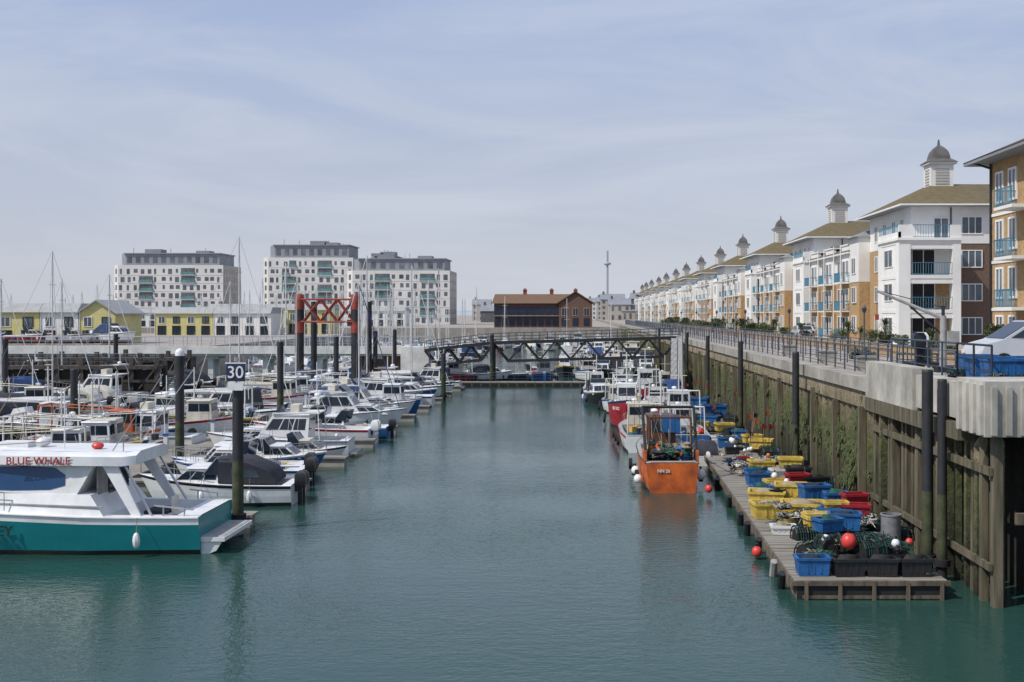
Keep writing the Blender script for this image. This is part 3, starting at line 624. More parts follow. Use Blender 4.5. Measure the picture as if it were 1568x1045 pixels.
for i in range(26):
    y=U(138,270); n,me=kinds((.4,.3,.1)); place(n,me,(U(1.5,9.5),y,0),random.choice([1.57,-1.57])+U(-.1,.1),U(.85,1.1))
# ---------------------------------------------------------------- cross pontoon and boats by bridge
q=MB(); pont(q,-24,1.2,126.2,128.0)
for i in range(26): q.b2(-23.8+i,-23.7+i,126.1,126.2,-.2,.5,wood)
q.b2(-23.9,1.1,126.12,126.2,.1,.4,tyre)
q.build('cross_pontoon')
railing('pontoon_railing',(-23.5,127.8,.5),(1,127.8,.5),1.0,2,3)
for x,y,k in((-4.2,134,1),(-1.5,150,4),(-14,133,2),(1.0,140,0)):
    place('fishing_boat',fms[k],(x,y,0),-1.5+U(-.2,.2),1)
place('motorboat',mbs[2],(-6,141,0),.2,1); place('motorboat',mbs[0],(-11,139,0),.3,1)
for row in(150,160,170,182,196,212,230,252,280):
    x=-150
    while x<(-19 if row<240 else 4):
        if not(x<-46 and row<238):
            n,me=kinds((.12,.1,.78) if x<-22 else (.45,.35,.15),True); 
            if R()<.9: place(n,me,(x,row+U(-2,2),0),random.choice([1.57,-1.57])+U(-.05,.05),U(.75,1.05))
        x+=U(2.9,4.2)
for i in range(16):
    x=-60-i*5.2; place('motorboat',random.choice(mbs),(x,145+U(-2,3),4.6),U(-.4,.4),1)
q=MB()
for row in(158,175,195,215,240,268):
    pont(q,-46 if row<238 else -150,-17,row-1,row+1)
q.build('marina_pontoon')
# ---------------------------------------------------------------- truss footbridge
q=MB()
A=Vector((-17.4,130,3.9)); Bp=Vector((-9.7,130,4.75)); C=Vector((11.6,130,5.35))
def truss(q,a,b,depth,n,w_=1.8):
    for yo in(-w_/2,w_/2):
        T=[a.lerp(b,i/n)+Vector((0,yo,0)) for i in range(n+1)]
        Bt=[a.lerp(b,(i+.5)/n)+Vector((0,yo,-depth)) for i in range(n)]
        q.path(T,.19,steel,4); q.path(Bt,.17,steel,4)
        for i in range(n): q.tube(T[i],Bt[i],.12,steel,4); q.tube(Bt[i],T[i+1],.12,steel,4)
        for z in(.4,.75,1.1): q.path([t+Vector((0,0,z)) for t in T],.04,railm,4)
        for i in range(n*4+1):
            p=a.lerp(b,i/(n*4))+Vector((0,yo,0)); q.tube(p,p+Vector((0,0,1.1)),.035,railm,4)
    q.fr([a+Vector((0,-w_/2,.05)),b+Vector((0,-w_/2,.05)),b+Vector((0,w_/2,.05)),a+Vector((0,w_/2,.05))],[a+Vector((0,-w_/2,.2)),b+Vector((0,-w_/2,.2)),b+Vector((0,w_/2,.2)),a+Vector((0,w_/2,.2))],steel)
truss(q,A,Bp,1.8,3); truss(q,Bp,C,2.1,6)
for yo in(-1,1): q.tube((-9.7,130+yo,-1),(-9.7,130+yo,4.8),.24,steel,10)
q.build('truss_footbridge')
q=MB(); a=Vector((10.6,122,5.4)); b_=Vector((9.0,104,.6))
for dx in(-.6,.6):
    o=Vector((dx,0,0)); q.tube(a+o,b_+o,.08,steel,4); q.tube(a+o+Vector((0,0,1.1)),b_+o+Vector((0,0,1.1)),.05,steel,4)
    for i in range(10):
        p=a.lerp(b_,i/9)+o; q.tube(p,p+Vector((0,0,1.1)),.035,steel,4)
        if i<9: q.tube(p+Vector((0,0,1.1)),a.lerp(b_,(i+1)/9)+o,.025,steel,4)
q.fr([a+Vector((-.6,0,0)),a+Vector((.6,0,0)),b_+Vector((.6,0,0)),b_+Vector((-.6,0,0))],[a+Vector((-.6,0,.06)),a+Vector((.6,0,.06)),b_+Vector((.6,0,.06)),b_+Vector((-.6,0,.06))],grey)
q.build('gangway')
# ---------------------------------------------------------------- raised walkway on left
q=MB(); z=4.2
q.b2(-100,-17.2,130.5,134,z-.95,z,concw); q.b2(-100,-17.2,130.2,130.5,z-.7,z+.2,concw)
for i in range(13):
    x=-99+i*6.3
    q.b2(x-.3,x+.3,131,131.6,-1,z-.95,concw); q.b2(x-.3,x+.3,133,133.6,-1,z-.95,concw); q.b2(x-.9,x+.9,130.9,133.7,z-1.3,z-.95,concw)
q.b2(-20.2,-17.0,129.6,134.4,-1,z+.1,concw); q.b2(-26,-20.2,131,134,1.6,z-.96,mat('brown_timber_panel',(.12,.07,.05),.8,.3))
q.b2(-120,-46,136.6,136.9,-1,4.1,mat('dark_quay_wall',(.05,.05,.045),.9,.4,1,bump=.4))
q.build('elevated_walkway')
lr=mat('light_railing',(.28,.32,.37),.5,.1)
railing('walkway_railing',(-100,130.5,4.3),(-17.2,130.5,4.3),1.15,1.6,3,lr,.03)
railing('walkway_railing',(-100,133.9,4.3),(-17.2,133.9,4.3),1.15,1.6,2,lr,.03)
jd=mat('jetty_dark_timber',(.075,.065,.055),.9,.45,1.5,stretch=(2,2,.5),col2=(.025,.022,.02))
q=MB()
for (x0,x1,y0,zt) in((-80,-38.5,104,3.3),(-80,-46,112,2.9),(-95,-42,121,3.4)):
    q.b2(x0,x1,y0,y0+2.4,zt-.3,zt,jd)
    x=x0
    while x<=x1:
        for yo in(.15,2.1):
            q.b2(x-.2,x+.2,y0+yo,y0+yo+.35,-1,zt+U(.2,.9),jd)
        q.tube((x,y0+.1,.3),(x+2.2,y0+.1,zt-.3),.1,jd,4); x+=2.3
    for zz in(.8,1.8): q.b2(x0,x1,y0-.05,y0+.1,zz,zz+.25,jd)
    q.b2(x0,x1,y0+.6,y0+.7,.0,zt-.4,mat('jetty_boards',(.045,.04,.035),.9,.4,2,stretch=(5,1,1)))
q.build('timber_jetty')
railing('jetty_railing',(-80,104.2,3.3),(-38.7,104.2,3.3),1.1,2,3)
# ---------------------------------------------------------------- red lattice gantry
q=MB(); Y=112
for x in(-27.4,-21.9):
    q.lathe((x,Y,0),[(.42,-1),(.42,6.2)],pilem,14); q.lathe((x,Y,0),[(.46,6.2),(.46,7.3)],redl,14); q.lathe((x,Y,0),[(.44,7.3),(.44,8.5)],pilem,14); q.lathe((x,Y,0),[(.47,8.5),(.47,9.9),(.42,10)],redl,14)
    q.lathe((x+.95,Y+2,0),[(.3,-1),(.3,9.3)],pilem,12)
for yy in(Y-.35,Y+.35):
    for z in(7.3,9.5): q.tube((-27.2,yy,z),(-22,yy,z),.1,redl,5)
    for i in range(3):
        xa=-27.0+i*1.65; q.tube((xa,yy,7.3),(xa+1.65,yy,9.5),.09,redl,5); q.tube((xa,yy,9.5),(xa+1.65,yy,7.3),.09,redl,5)
q.build('steel_gantry')
# ---------------------------------------------------------------- left quayside houses
yel=mat('yellow_render',(.60,.55,.24),.9,.12,.4); glr=mat('grey_roof',(.36,.37,.37),.8,.15,1)
def house(name,x0,x1,y,z0,z1,wm,gable=False,nwin=2):
    q=MB(); q.b2(x0,x1,y,y+9,z0,z1,wm)
    Q=[Vector(p) for p in((x0,y,z0),(x1,y,z0),(x1,y,z1),(x0,y,z1))]
    for k in range(nwin):
        u=(k+.5)/nwin; du=min(.13,.26/nwin); q.win(Q,u-du*.8,u+du*.8,.56,.84,.03,1,fm=blackp if k%2 else frame); q.win(Q,u-du,u+du,.04,.42,.03,1,fm=blackp,gm=glass)
    o=.4
    if gable:
        xm=(x0+x1)/2; zt=z1+1.5
        q.add([(x0,y,z1),(x1,y,z1),(xm,y,zt),(x0,y+9,z1),(x1,y+9,z1),(xm,y+9,zt)],[(0,1,2),(5,4,3)],wm)
        for sgn,xe in((-1,x0-o),(1,x1+o)):
            q.fr([(xe,y-o,z1-.3),(xm,y-o,zt),(xm,y+9+o,zt),(xe,y+9+o,z1-.3)],[(xe,y-o,z1-.12),(xm,y-o,zt+.18),(xm,y+9+o,zt+.18),(xe,y+9+o,z1-.12)],glr)
    else:
        q.fr([(x0-.02,y-o,z1),(x1+.02,y-o,z1),(x1+.02,y+9+o,z1),(x0-.02,y+9+o,z1)],[(x0-.02,y+1,z1+1.2),(x1+.02,y+1,z1+1.2),(x1+.02,y+8,z1+1.2),(x0-.02,y+8,z1+1.2)],glr)
    q.tube((x0+.1,y-.06,z0),(x0+.1,y-.06,z1),.06,frame,5)
    return q.build(name)
Z0=4.1
for x0,x1,m_,g in((-84,-77.1,render,False),(-77,-71,yel,False),(-70.9,-65.9,render,False),(-65.8,-61,yel,True)):
    house('quayside_house',x0,x1,150,Z0,8.3,m_,g)
house('quayside_house',-80,-69,215,Z0,8.2,yel,False,4); house('quayside_house',-68.9,-58,215,Z0,8.2,render,False,4)
house('quayside_house',-57.5,-49,225,Z0,8.9,yel,False,4)
# ---------------------------------------------------------------- apartment blocks
apw=mat('apartment_render',(.66,.65,.63),.9,.08,.1); apg=mat('apartment_grey_cladding',(.24,.26,.29),.7,.12,.3); apt=mat('apartment_tan_side',(.42,.39,.35),.9,.1,.2)  # grey cladding lightened to stand in for distance haze
apgl=mat('apartment_window',(.13,.15,.175),.2,.5,.25); aptl=mat('teal_balcony_glass',(.12,.26,.27),.2,.3,.4); recess_shade=mat('balcony_shade_paint',(.15,.155,.16),.8,.3,.5)  # windows lightened for distance haze; dark colour paints the balcony recess shade
def block(x0,x1,y0,d,z0,nst,pent,seed,setb=2.0):
    rd=random.Random(seed); q=MB(); H=3.0; z1=z0+nst*H+.8
    c=2.2
    foot=[(x0+c,y0),(x1,y0),(x1,y0+d),(x0,y0+d),(x0,y0+c)]
    q.rings([[(x,y,z) for x,y in foot] for z in(z0,z1)],apw)
    q.rings([[(x,y,z) for x,y in [(x0+c+setb,y0+setb),(x1-setb,y0+setb),(x1-setb,y0+d-setb),(x0+setb,y0+d-setb),(x0+setb,y0+c+setb)]] for z in(z1,z1+pent)],apg)
    q.b2(x0+setb+c-.6,x1-setb+.5,y0+setb-.6,y0+d-setb+.5,z1+pent,z1+pent+.35,apg)
    k=rd.uniform(.2,.5)*(x1-x0); q.b2(x0+k,x0+k+6,y0+6,y0+12,z1+pent+.36,z1+pent+2,apg); q.b2(x1-12,x1-7,y0+6,y0+12,z1+pent+.36,z1+pent+1.4,apg)
    for i in range(5): xx=rd.uniform(x0+4,x1-4); q.tube((xx,y0+8,z1+pent),(xx,y0+8,z1+pent+rd.uniform(1,3)),.12,apg,4)
    W=x1-x0-c; Q=[Vector(p) for p in((x0+c,y0,z0),(x1,y0,z0),(x1,y0,z1),(x0+c,y0,z1))]
    cols=int(W/2.5); cw=1/cols; ht=z1-z0
    bal=set(); i=rd.randint(2,4)
    while i<cols-2: bal.add(i); bal.add(i+1); i+=rd.choice([4,5,6])
    for s in range(nst):
        v0=(s*H)/ht; 
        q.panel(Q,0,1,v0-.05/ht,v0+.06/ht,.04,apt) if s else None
        for k in range(cols):
            u=k*cw
            if k in bal:
                if (s+k//3)%4==3: q.panel(Q,u+cw*.25,u+cw*.75,v0+.6/ht,v0+2.3/ht,.06,apgl); continue
                q.panel(Q,u,u+cw*.99,v0+.25/ht,v0+2.7/ht,.05,recess_shade); q.panel(Q,u+cw*.1,u+cw*.8,v0+1.2/ht,v0+2.5/ht,.1,apgl); q.panel(Q,u,u+cw*.97,v0+.2/ht,v0+1.3/ht,.5,aptl)  # flat dark panel stands in for the shade of a recess
                q.panel(Q,u,u+cw,v0+.05/ht,v0+.2/ht,.55,apw)
            else:
                a=rd.choice([.15,.25,.38]); ww=rd.choice([.3,.42,.55])
                lo_=rd.choice([.5,1.0]); q.panel(Q,u+cw*a,u+cw*min(.95,a+ww),v0+lo_/ht,v0+2.4/ht,.06,apgl)
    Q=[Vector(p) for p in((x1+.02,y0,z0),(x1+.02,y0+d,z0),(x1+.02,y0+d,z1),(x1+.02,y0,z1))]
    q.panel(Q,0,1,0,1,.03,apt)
    cols=int(d/3)
    for s in range(nst):
        v0=(s*H)/ht
        for k in range(cols):
            q.panel(Q,(k+.3)/cols,(k+.7)/cols,v0+.7/ht,v0+2.4/ht,.08,apgl)
    Q=[Vector(p) for p in((x0,y0+c,z0),(x0+c,y0,z0),(x0+c,y0,z1),(x0,y0+c,z1))]
    for s in range(nst): q.panel(Q,.3,.7,(s*H+.6)/ht,(s*H+2.4)/ht,.05,apgl)
    xa,xb=x0+c+setb,x1-setb; Q=[Vector(p) for p in((xa,y0+setb,z1),(xb,y0+setb,z1),(xb,y0+setb,z1+pent),(xa,y0+setb,z1+pent))]
    nn=int((xb-xa)/3)
    for k in range(nn):
        q.panel(Q,(k+.2)/nn,(k+.75)/nn,.2,.75,.05,apgl)
    return q.build('apartment_block')
block(-172,-131,420,22,4.5,7,4.2,1)
block(-118,-84,425,22,4.5,8,4.6,2)
block(-83.8,-70,445,22,4.5,7,4.6,5)
block(-80.5,-44.5,395,22,4.5,6,4.0,3)
for i,(x0,x1,h) in enumerate(((-170,-140,4),(-135,-112,3),(-110,-80,4.5),(-76,-52,3.5))):
    house('quayside_house',x0,x1,330+i*4,4.5,4.5+h+1,render if i%2 else yel,False,8)
# ---------------------------------------------------------------- brick harbour building
q=MB(); bb=mat('red_brown_brick',(.17,.095,.07),.9,.2,3); rb_=mat('brown_tile_roof',(.17,.10,.06),.9,.2,2,bump=.3)
x0,x1,y0=-22.5,3.5,305
q.b2(x0,x1-8.7,y0,y0+14,4.5,11,bb); 
q.fr([(x0-.6,y0-.8,11),(x1-4,y0-.8,11),(x1-4,y0+15,11),(x0-.6,y0+15,11)],[(x0-.2,y0+6.5,13.6),(x1-4,y0+6.5,13.6),(x1-4,y0+7.5,13.6),(x0-.2,y0+7.5,13.6)],rb_)
gx0,gx1=x1-8.6,x1+.3; gm_=(gx0+gx1)/2
q.b2(gx0,gx1,y0-2,y0+14.1,4.5,11,bb); q.add([(gx0,y0-2,11),(gx1,y0-2,11),(gm_,y0-2,13.9),(gx0,y0+14,11),(gx1,y0+14,11),(gm_,y0+14,13.9)],[(0,1,2),(5,4,3)],bb)
for xe in(gx0-.6,gx1+.6):
    q.fr([(xe,y0-2.5,10.8),(gm_,y0-2.5,14),(gm_,y0+14.5,14),(xe,y0+14.5,10.8)],[(xe,y0-2.5,11.1),(gm_,y0-2.5,14.3),(gm_,y0+14.5,14.3),(xe,y0+14.5,11.1)],rb_)
Q=[Vector(p) for p in((x0,y0,4.5),(gx0,y0,4.5),(gx0,y0,11),(x0,y0,11))]
for k in range(9):
    q.win(Q,(k+.12)/9,(k+.88)/9,.55,.85,.05,2,fm=navy,gm=glass,fw=.12); q.win(Q,(k+.2)/9,(k+.8)/9,.08,.42,.05,1,fm=navy,gm=glass,fw=.15)
q.b2(x0,gx0,y0-1.2,y0-.02,7.6,7.75,apt)
rail_y=y0-1.15
for i in range(26): q.tube((x0+i*.68,rail_y,7.75),(x0+i*.68,rail_y,8.7),.04,navy,3)
q.tube((x0,rail_y,8.7),(gx0,rail_y,8.7),.06,navy,4)
Q=[Vector(p) for p in((gx0,y0-2,4.5),(gx1,y0-2,4.5),(gx1,y0-2,11),(gx0,y0-2,11))]
for k in range(3): q.win(Q,(k+.28)/3,(k+.72)/3,.5,.8,.05,1,fm=apt,gm=glass,fw=.1); q.win(Q,(k+.28)/3,(k+.72)/3,.1,.38,.05,1,fm=navy,gm=glass,fw=.12)
for xx in(-14.5,-7.2,gm_): q.b2(xx-.5,xx+.5,y0+6.4,y0+7.6,13.2,14.7,redl); q.fr([(xx-.7,y0+6.2,14.7),(xx+.7,y0+6.2,14.7),(xx+.7,y0+7.8,14.7),(xx-.7,y0+7.8,14.7)],[(xx-.05,y0+6.9,15.3),(xx+.05,y0+6.9,15.3),(xx+.05,y0+7.1,15.3),(xx-.05,y0+7.1,15.3)],rb_)
q.build('brick_harbour_building')
q=MB(); pt=mat('pale_tower',(.36,.40,.46),.6,.05); q.lathe((38.7,1500,0),[(1.7,0),(1.5,92),(.3,93)],pt,12); q.lathe((38.7,1500,73),[(2,0),(4.5,1.0),(5,2.2),(4.5,3.4),(2,4.2)],pt,16); q.build('observation_tower')  # tower colour paled to stand in for distance haze
def town(n,xa,xb,ya,yb):
    for i in range(n):
        x=U(xa,xb); y=U(ya,yb); w_=U(7,14); h=U(5,12); z0=4.4; q=MB(); mm_=random.choice([apg,apt,apt,apg,slate,apw])
        q.b2(x,x+w_,y,y+9,z0,z0+h,mm_)
        q.add([(x-.4,y-.4,z0+h),(x+w_+.4,y-.4,z0+h),(x+w_+.4,y+9.4,z0+h),(x-.4,y+9.4,z0+h),(x-.4,y+4.5,z0+h+3),(x+w_+.4,y+4.5,z0+h+3)],[(0,1,5,4),(2,3,4,5),(1,2,5),(3,0,4),(3,2,1,0)],apg)
        q.b2(x+1,x+2,y+4,y+5,z0+h+1.5,z0+h+4.2,bb)
        Q=[Vector(p) for p in((x,y,z0),(x+w_,y,z0),(x+w_,y,z0+h),(x,y,z0+h))]
        ns=int(h/2.8); nc=int(w_/2.6)
        for s in range(ns):
            for k in range(nc): q.panel(Q,(k+.3)/nc,(k+.7)/nc,(s+.3)/ns,(s+.8)/ns,.06,apgl)
        q.build('town_house')
town(26,6,42,520,800); town(10,-60,6,500,700)
# ---------------------------------------------------------------- right terraces
def rail_panel(q,p0,p1,h,m,dens=.22):
    p0=Vector(p0);p1=Vector(p1); L=(p1-p0).length; n=max(2,int(L/dens)); up=Vector((0,0,h))
    q.tube(p0+up,p1+up,.04,m,4); q.tube(p0+up*.1,p1+up*.1,.03,m,4)
    for i in range(n+1):
        p=p0.lerp(p1,i/n); q.tube(p+up*.05,p+up,.022,m,3)
FH=2.95
gz=QZ
def lantern(q,x,y,z):
    q.b2(x-1.3,x+1.3,y-1.3,y+1.3,z-.8,z+.3,render); q.b2(x-1.05,x+1.05,y-1.05,y+1.05,z+.3,z+2.5,render)
    for s in range(4):
        c=[(-1,-1),(1,-1),(1,1),(-1,1)]; a=c[s]; b_=c[(s+1)%4]
        Q=[Vector((x+a[0]*1.05,y+a[1]*1.05,z+.3)),Vector((x+b_[0]*1.05,y+b_[1]*1.05,z+.3)),Vector((x+b_[0]*1.05,y+b_[1]*1.05,z+2.5)),Vector((x+a[0]*1.05,y+a[1]*1.05,z+2.5))]
        for k in range(6): q.panel(Q,.2,.8,.15+k*.12,.21+k*.12,.05,apt)
    q.b2(x-1.3,x+1.3,y-1.3,y+1.3,z+2.5,z+2.68,render)
    q.rings([[(x-r,y-r,z+h),(x+r,y-r,z+h),(x+r,y+r,z+h),(x-r,y+r,z+h)] for r,h in((1.4,2.68),(1.15,2.85),(.85,3.05),(.8,3.35),(.68,3.75),(.42,4.1),(.12,4.35),(.05,4.9))],slate)
def terrace(variant):
    q=MB(); bm=[tan,brown][variant]; x0,x1=29.3,42
    q.b2(x0,x1,0,14,gz,gz+3*FH,bm); q.b2(x0-.04,x1,-.04,14.04,gz+3*FH,17.5,render)
    q.b2(x0-.05,x0,3.6,13.98,gz,gz+3*FH-.01,tan)
    Q=[Vector(p) for p in((x0,0,gz),(x1,0,gz),(x1,0,17.5),(x0,0,17.5))]; W=x1-x0; Ht=17.5-gz
    for s in range(4):
        for xc in(34.6,38.6): u=(xc-x0)/W; q.win(Q,u-.85/W,u+.85/W,(s*FH+.9)/Ht,(s*FH+2.3)/Ht,.06,2)
    u=(31.9-x0)/W; q.win(Q,u-.6/W,u+.6/W,(3*FH+.2)/Ht,(3*FH+2.2)/Ht,.06,1)
    Q=[Vector(p) for p in((x0,14,gz),(x0,0,gz),(x0,0,17.5),(x0,14,17.5))]
    for s in range(4):
        for yc in(2.5,5.2,8.3,11.4): u=(14-yc)/14; q.win(Q,u-.04,u+.04,(s*FH+.9)/Ht,(s*FH+2.3)/Ht,.08,1)
    q.b2(x0-1.1,x1+.9,-1.0,15,17.5,17.68,apg)
    q.b2(x0-1.25,x0-1.1,-1.1,15.1,17.52,17.66,frame); q.b2(x0-1.1,x1,-1.14,-1.0,17.52,17.66,frame)
    q.fr([(x0-1.15,-1.05,17.69),(x1+.95,-1.05,17.69),(x1+.95,15.05,17.69),(x0-1.15,15.05,17.69)],[(x0+3.6,5.6,20.1),(x1-3.5,5.6,20.1),(x1-3.5,8.4,20.1),(x0+3.6,8.4,20.1)],rooft)
    lantern(q,33.6,6,19.4)
    bx0,bx1,by0,by1=27.3,32.6,-3.2,3.5
    for s in range(4):
        z=gz+s*FH
        q.b2(bx0,bx1,by0,by1,z-.22 if s else z,z+.08,render)
        if s<3:
            q.b2(bx0,bx0+1.0,by0,by0+.9,z+.08,z+FH-.22,render); q.b2(bx1-.7,bx1,by0,by0+.9,z+.08,z+FH-.22,render); q.b2(bx0+.01,bx0+.9,by1-1.2,by1,z+.08,z+FH-.22,render)
            q.b2(bx0+.8,bx1,by0+1.9,by0+2.2,z+.08,z+FH-.22,tan if s<2 else render)
            q.b2(bx0+1.0,bx1-.7,by0+.05,by0+.35,z+FH-.65,z+FH-.22,render)
            Q=[Vector(p) for p in((bx0+.8,by0+1.9,z),(bx1,by0+1.9,z),(bx1,by0+1.9,z+FH),(bx0+.8,by0+1.9,z+FH))]
            q.win(Q,.2,.62,.06,.78,.03,1,gm=glass)
            q.b2(bx0+.05,bx0+.3,by0+.9,by1-1.2,z+.08,z+FH-.22,render)
            Q=[Vector(p) for p in((bx0+.05,by1-1.2,z),(bx0+.05,by0+.9,z),(bx0+.05,by0+.9,z+FH),(bx0+.05,by1-1.2,z+FH))]
            q.win(Q,.2,.75,.3,.78,.03,1)
            rail_panel(q,(bx0+1,by0+.1,z+.08),(bx1-.7,by0+.1,z+.08),1.05,bluerail if s else railm)
    q.b2(bx0-.15,bx1+.1,by0-.15,by1,gz+3*FH+.08,gz+3*FH+.3,render)
    zt=gz+3*FH+.3
    q.b2(bx0,bx0+.2,by0,by1,zt,zt+.5,render); q.b2(bx0,bx0+1.2,by0,by0+.2,zt,zt+1.1,render); q.b2(bx1-.9,bx1,by0,by0+.2,zt,zt+1.1,render)
    rail_panel(q,(bx0+1.2,by0+.1,zt),(bx1-.9,by0+.1,zt),1.1,bluerail); rail_panel(q,(bx0+.1,by0+.2,zt+.4),(bx0+.1,by1,zt+.4),.75,bluerail)
    q.tube((bx1+.15,by0+3.1,gz),(bx1+.15,by0+3.1,17.4),.06,blackp,5)
    # link tower
    q.b2(28.2,39,14.05,18,gz,gz+2*FH,tan); q.b2(28.15,39,14.05,18,gz+2*FH,15.8,render); q.fr([(27.7,13.8,15.8),(39,13.8,15.8),(39,18.5,15.8),(27.7,18.5,15.8)],[(29.8,15.2,16.7),(38,15.2,16.7),(38,17,16.7),(29.8,17,16.7)],apg)
    Q=[Vector(p) for p in((28.2,18,gz),(28.2,14.05,gz),(28.2,14.05,15.8),(28.2,18,15.8))]
    for s in range(3): q.win(Q,.3,.7,(s*FH+.9)/10.4,(s*FH+2.4)/10.4,.09,1)
    # low wing
    wx=28.6; ya,yb=18,37.8; ze=gz+3*FH+.1
    q.b2(wx,38.5,ya+.01,yb,gz,gz+2*FH,tan); q.b2(wx,38.5,ya+.01,yb,gz+2*FH,ze,render)
    q.b2(wx-.7,39,ya-.3,yb+.6,ze,ze+.2,frame)
    q.fr([(wx-.75,ya-.35,ze+.21),(39.1,ya-.35,ze+.21),(39.1,yb+.65,ze+.21),(wx-.75,yb+.65,ze+.21)],[(wx+4,ya+3,ze+2.4),(36,ya+3,ze+2.4),(36,yb-3.5,ze+2.4),(wx+4,yb-3.5,ze+2.4)],rooft)
    Q=[Vector(p) for p in((wx,yb,gz),(wx,ya,gz),(wx,ya,ze),(wx,yb,ze))]; LL=yb-ya; Hh=ze-gz
    nb=5; bw=LL/nb
    for k in range(nb):
        y0=ya+k*bw; uc=lambda yy:(yb-yy)/LL
        whitebay=(k%2==0)
        if whitebay:
            q.b2(wx-.35,wx+.02,y0+.1,y0+bw-.1,gz,gz+2*FH,tan); q.b2(wx-.35,wx+.02,y0+.1,y0+bw-.1,gz+2*FH,ze+.9,render); q.b2(wx-.45,wx+1.6,y0,y0+bw,ze+.9,ze+1.05,render)
        for s in range(3):
            z=gz+s*FH
            if whitebay:
                Qb=[Vector(p) for p in((wx-.35,y0+bw-.1,z),(wx-.35,y0+.1,z),(wx-.35,y0+.1,z+FH),(wx-.35,y0+bw-.1,z+FH))]
                q.win(Qb,.14,.46,.08,.78,.03,0,gm=glass); q.win(Qb,.56,.86,.3,.78,.03,1)
                q.b2(wx-1.3,wx-.36,y0+.4,y0+bw-.4,z-.08,z+.04,render)
                c=bluerail; rail_panel(q,(wx-1.28,y0+.4,z+.05),(wx-1.28,y0+bw-.4,z+.05),1.0,c,.13); rail_panel(q,(wx-1.28,y0+.4,z+.05),(wx-.4,y0+.4,z+.05),1.0,c,.15)
            else:
                q.win(Q,uc(y0+bw*.5)-.055,uc(y0+bw*.5)+.055,(s*FH+.85)/Hh,(s*FH+2.35)/Hh,.05,1)
        if whitebay:
            for yy in(y0+.4,y0+bw-.4): q.tube((wx-1.28,yy,gz),(wx-1.28,yy,ze+.9),.05,frame,5)
    return q.mesh('terraced_apartments')
tm=[terrace(1),terrace(0)]
for k in range(13):
    place('terraced_apartments',tm[0 if k%3==0 else 1],(U(-.3,.3) if k else 0,100+41*k+(U(-1.2,1.2) if k else 0),0),0)
q=MB(); x0,x1,ya,yb=26.1,40,38,72; ze=17.5
q.b2(x0,x1,ya,yb,gz,ze,tan); q.b2(x0-.03,x0+.3,ya,yb,gz-.01,gz+1.0,render)
Q=[Vector(p) for p in((x0,yb,gz),(x0,ya,gz),(x0,ya,ze),(x0,yb,ze))]; LL=yb-ya; Hh=ze-gz
for s in range(4):
    for k,yc in enumerate((70.3,68.2,64.9,61,58,54,50)):
        u=(yb-yc)/LL; wv=.5
        q.win(Q,u-wv/LL,u+wv/LL,(s*FH+.75)/Hh,(s*FH+2.45)/Hh,.05,1,fw=.13)
    for yc in(66.2,60): 
        z=gz+s*FH; q.b2(x0-1.4,x0,yc-1.4,yc+1.4,z-.1,z+.08,render); rail_panel(q,(x0-1.38,yc-1.4,z+.05),(x0-1.38,yc+1.4,z+.05),1.05,bluerail,.16); rail_panel(q,(x0-1.38,yc+1.4,z+.05),(x0,yc+1.4,z+.05),1.05,bluerail,.16)
    if s: q.b2(x0-.06,x0,ya,yb,gz+s*FH-.12,gz+s*FH+.06,render)
q.b2(x0-1.3,x1,ya,yb+1.2,ze,ze+.2,apg); q.fr([(x0-1.35,ya,ze+.21),(x1,ya,ze+.21),(x1,yb+1.25,ze+.21),(x0-1.35,yb+1.25,ze+.21)],[(x0+5,ya,20.4),(x1,ya,20.4),(x1,yb-6,20.4),(x0+5,yb-6,20.4)],rooft)
q.tube((x0-.1,yb-.3,gz),(x0-.1,yb-.3,ze),.07,blackp,6); q.tube((x0-.1,yb-.3,ze-.3),(x0-1.2,yb-.3,ze+.05),.07,blackp,6)
q.build('brick_apartment_building')
# ---------------------------------------------------------------- promenade dressing
leafs=[mat('shrub_leaf',(.06,.09,.03),.7,.5,3),mat('shrub_leaf_light',(.13,.145,.055),.7,.4,3),mat('palm_leaf',(.10,.12,.05),.7,.4,2)]
def shrub(r=1.0,n=1100,h=1.3):
    q=MB(); 
    for k in range(6): q.tube((0,0,0),(U(-.5,.5)*r,U(-.5,.5)*r,h*U(.5,.9)),.03,wood,4,.01)
    cl=[(U(-.6,.6)*r,U(-.6,.6)*r,U(.3,.9)*h,U(.3,.55)*r) for _ in range(9)]
    for i in range(n):
        c=random.choice(cl); d=Vector((random.gauss(0,1),random.gauss(0,1),random.gauss(0,1))).normalized()*c[3]*U(.6,1.1)
        p=Vector(c[:3])+d; 
        if p.z<.02: continue
        a=Vector((U(-1,1),U(-1,1),U(-1,1))).normalized()*U(.06,.13); b_=a.orthogonal().normalized()*U(.04,.08)
        q.face([p-a,p+b_,p+a,p-b_],leafs[1] if (d.z>0 and R()<.55) else leafs[0])
    return q.mesh('shrub',False)
def cordyline(h=2.2):
    q=MB(); q.tube((0,0,0),(0,0,h*.6),.1,wood,7,.08)
    for i in range(70):
        a=U(0,6.28); e=U(-.5,1.4); L=U(.7,1.1); d=Vector((math.cos(a)*math.cos(e),math.sin(a)*math.cos(e),math.sin(e))); s=Vector((-math.sin(a),math.cos(a),0))*.04
        p=Vector((0,0,h*.6)); m1=p+d*L*.6; t=p+d*L+Vector((0,0,-.25))
        q.face([p-s,p+s,m1+s,m1-s],leafs[2]); q.face([m1-s,m1+s,t],leafs[2])
    return q.mesh('cordyline_palm',False)
shr=[shrub(),shrub(.8,900,1.0),shrub(1.2,1300,1.7)]; cor=[cordyline(),cordyline(3)]
for i in range(60):
    y=56+ i*4.0+U(-1,1); place('shrub',random.choice(shr),(U(20.5,25.2),y,QZ),U(0,6),U(.55,1.15))
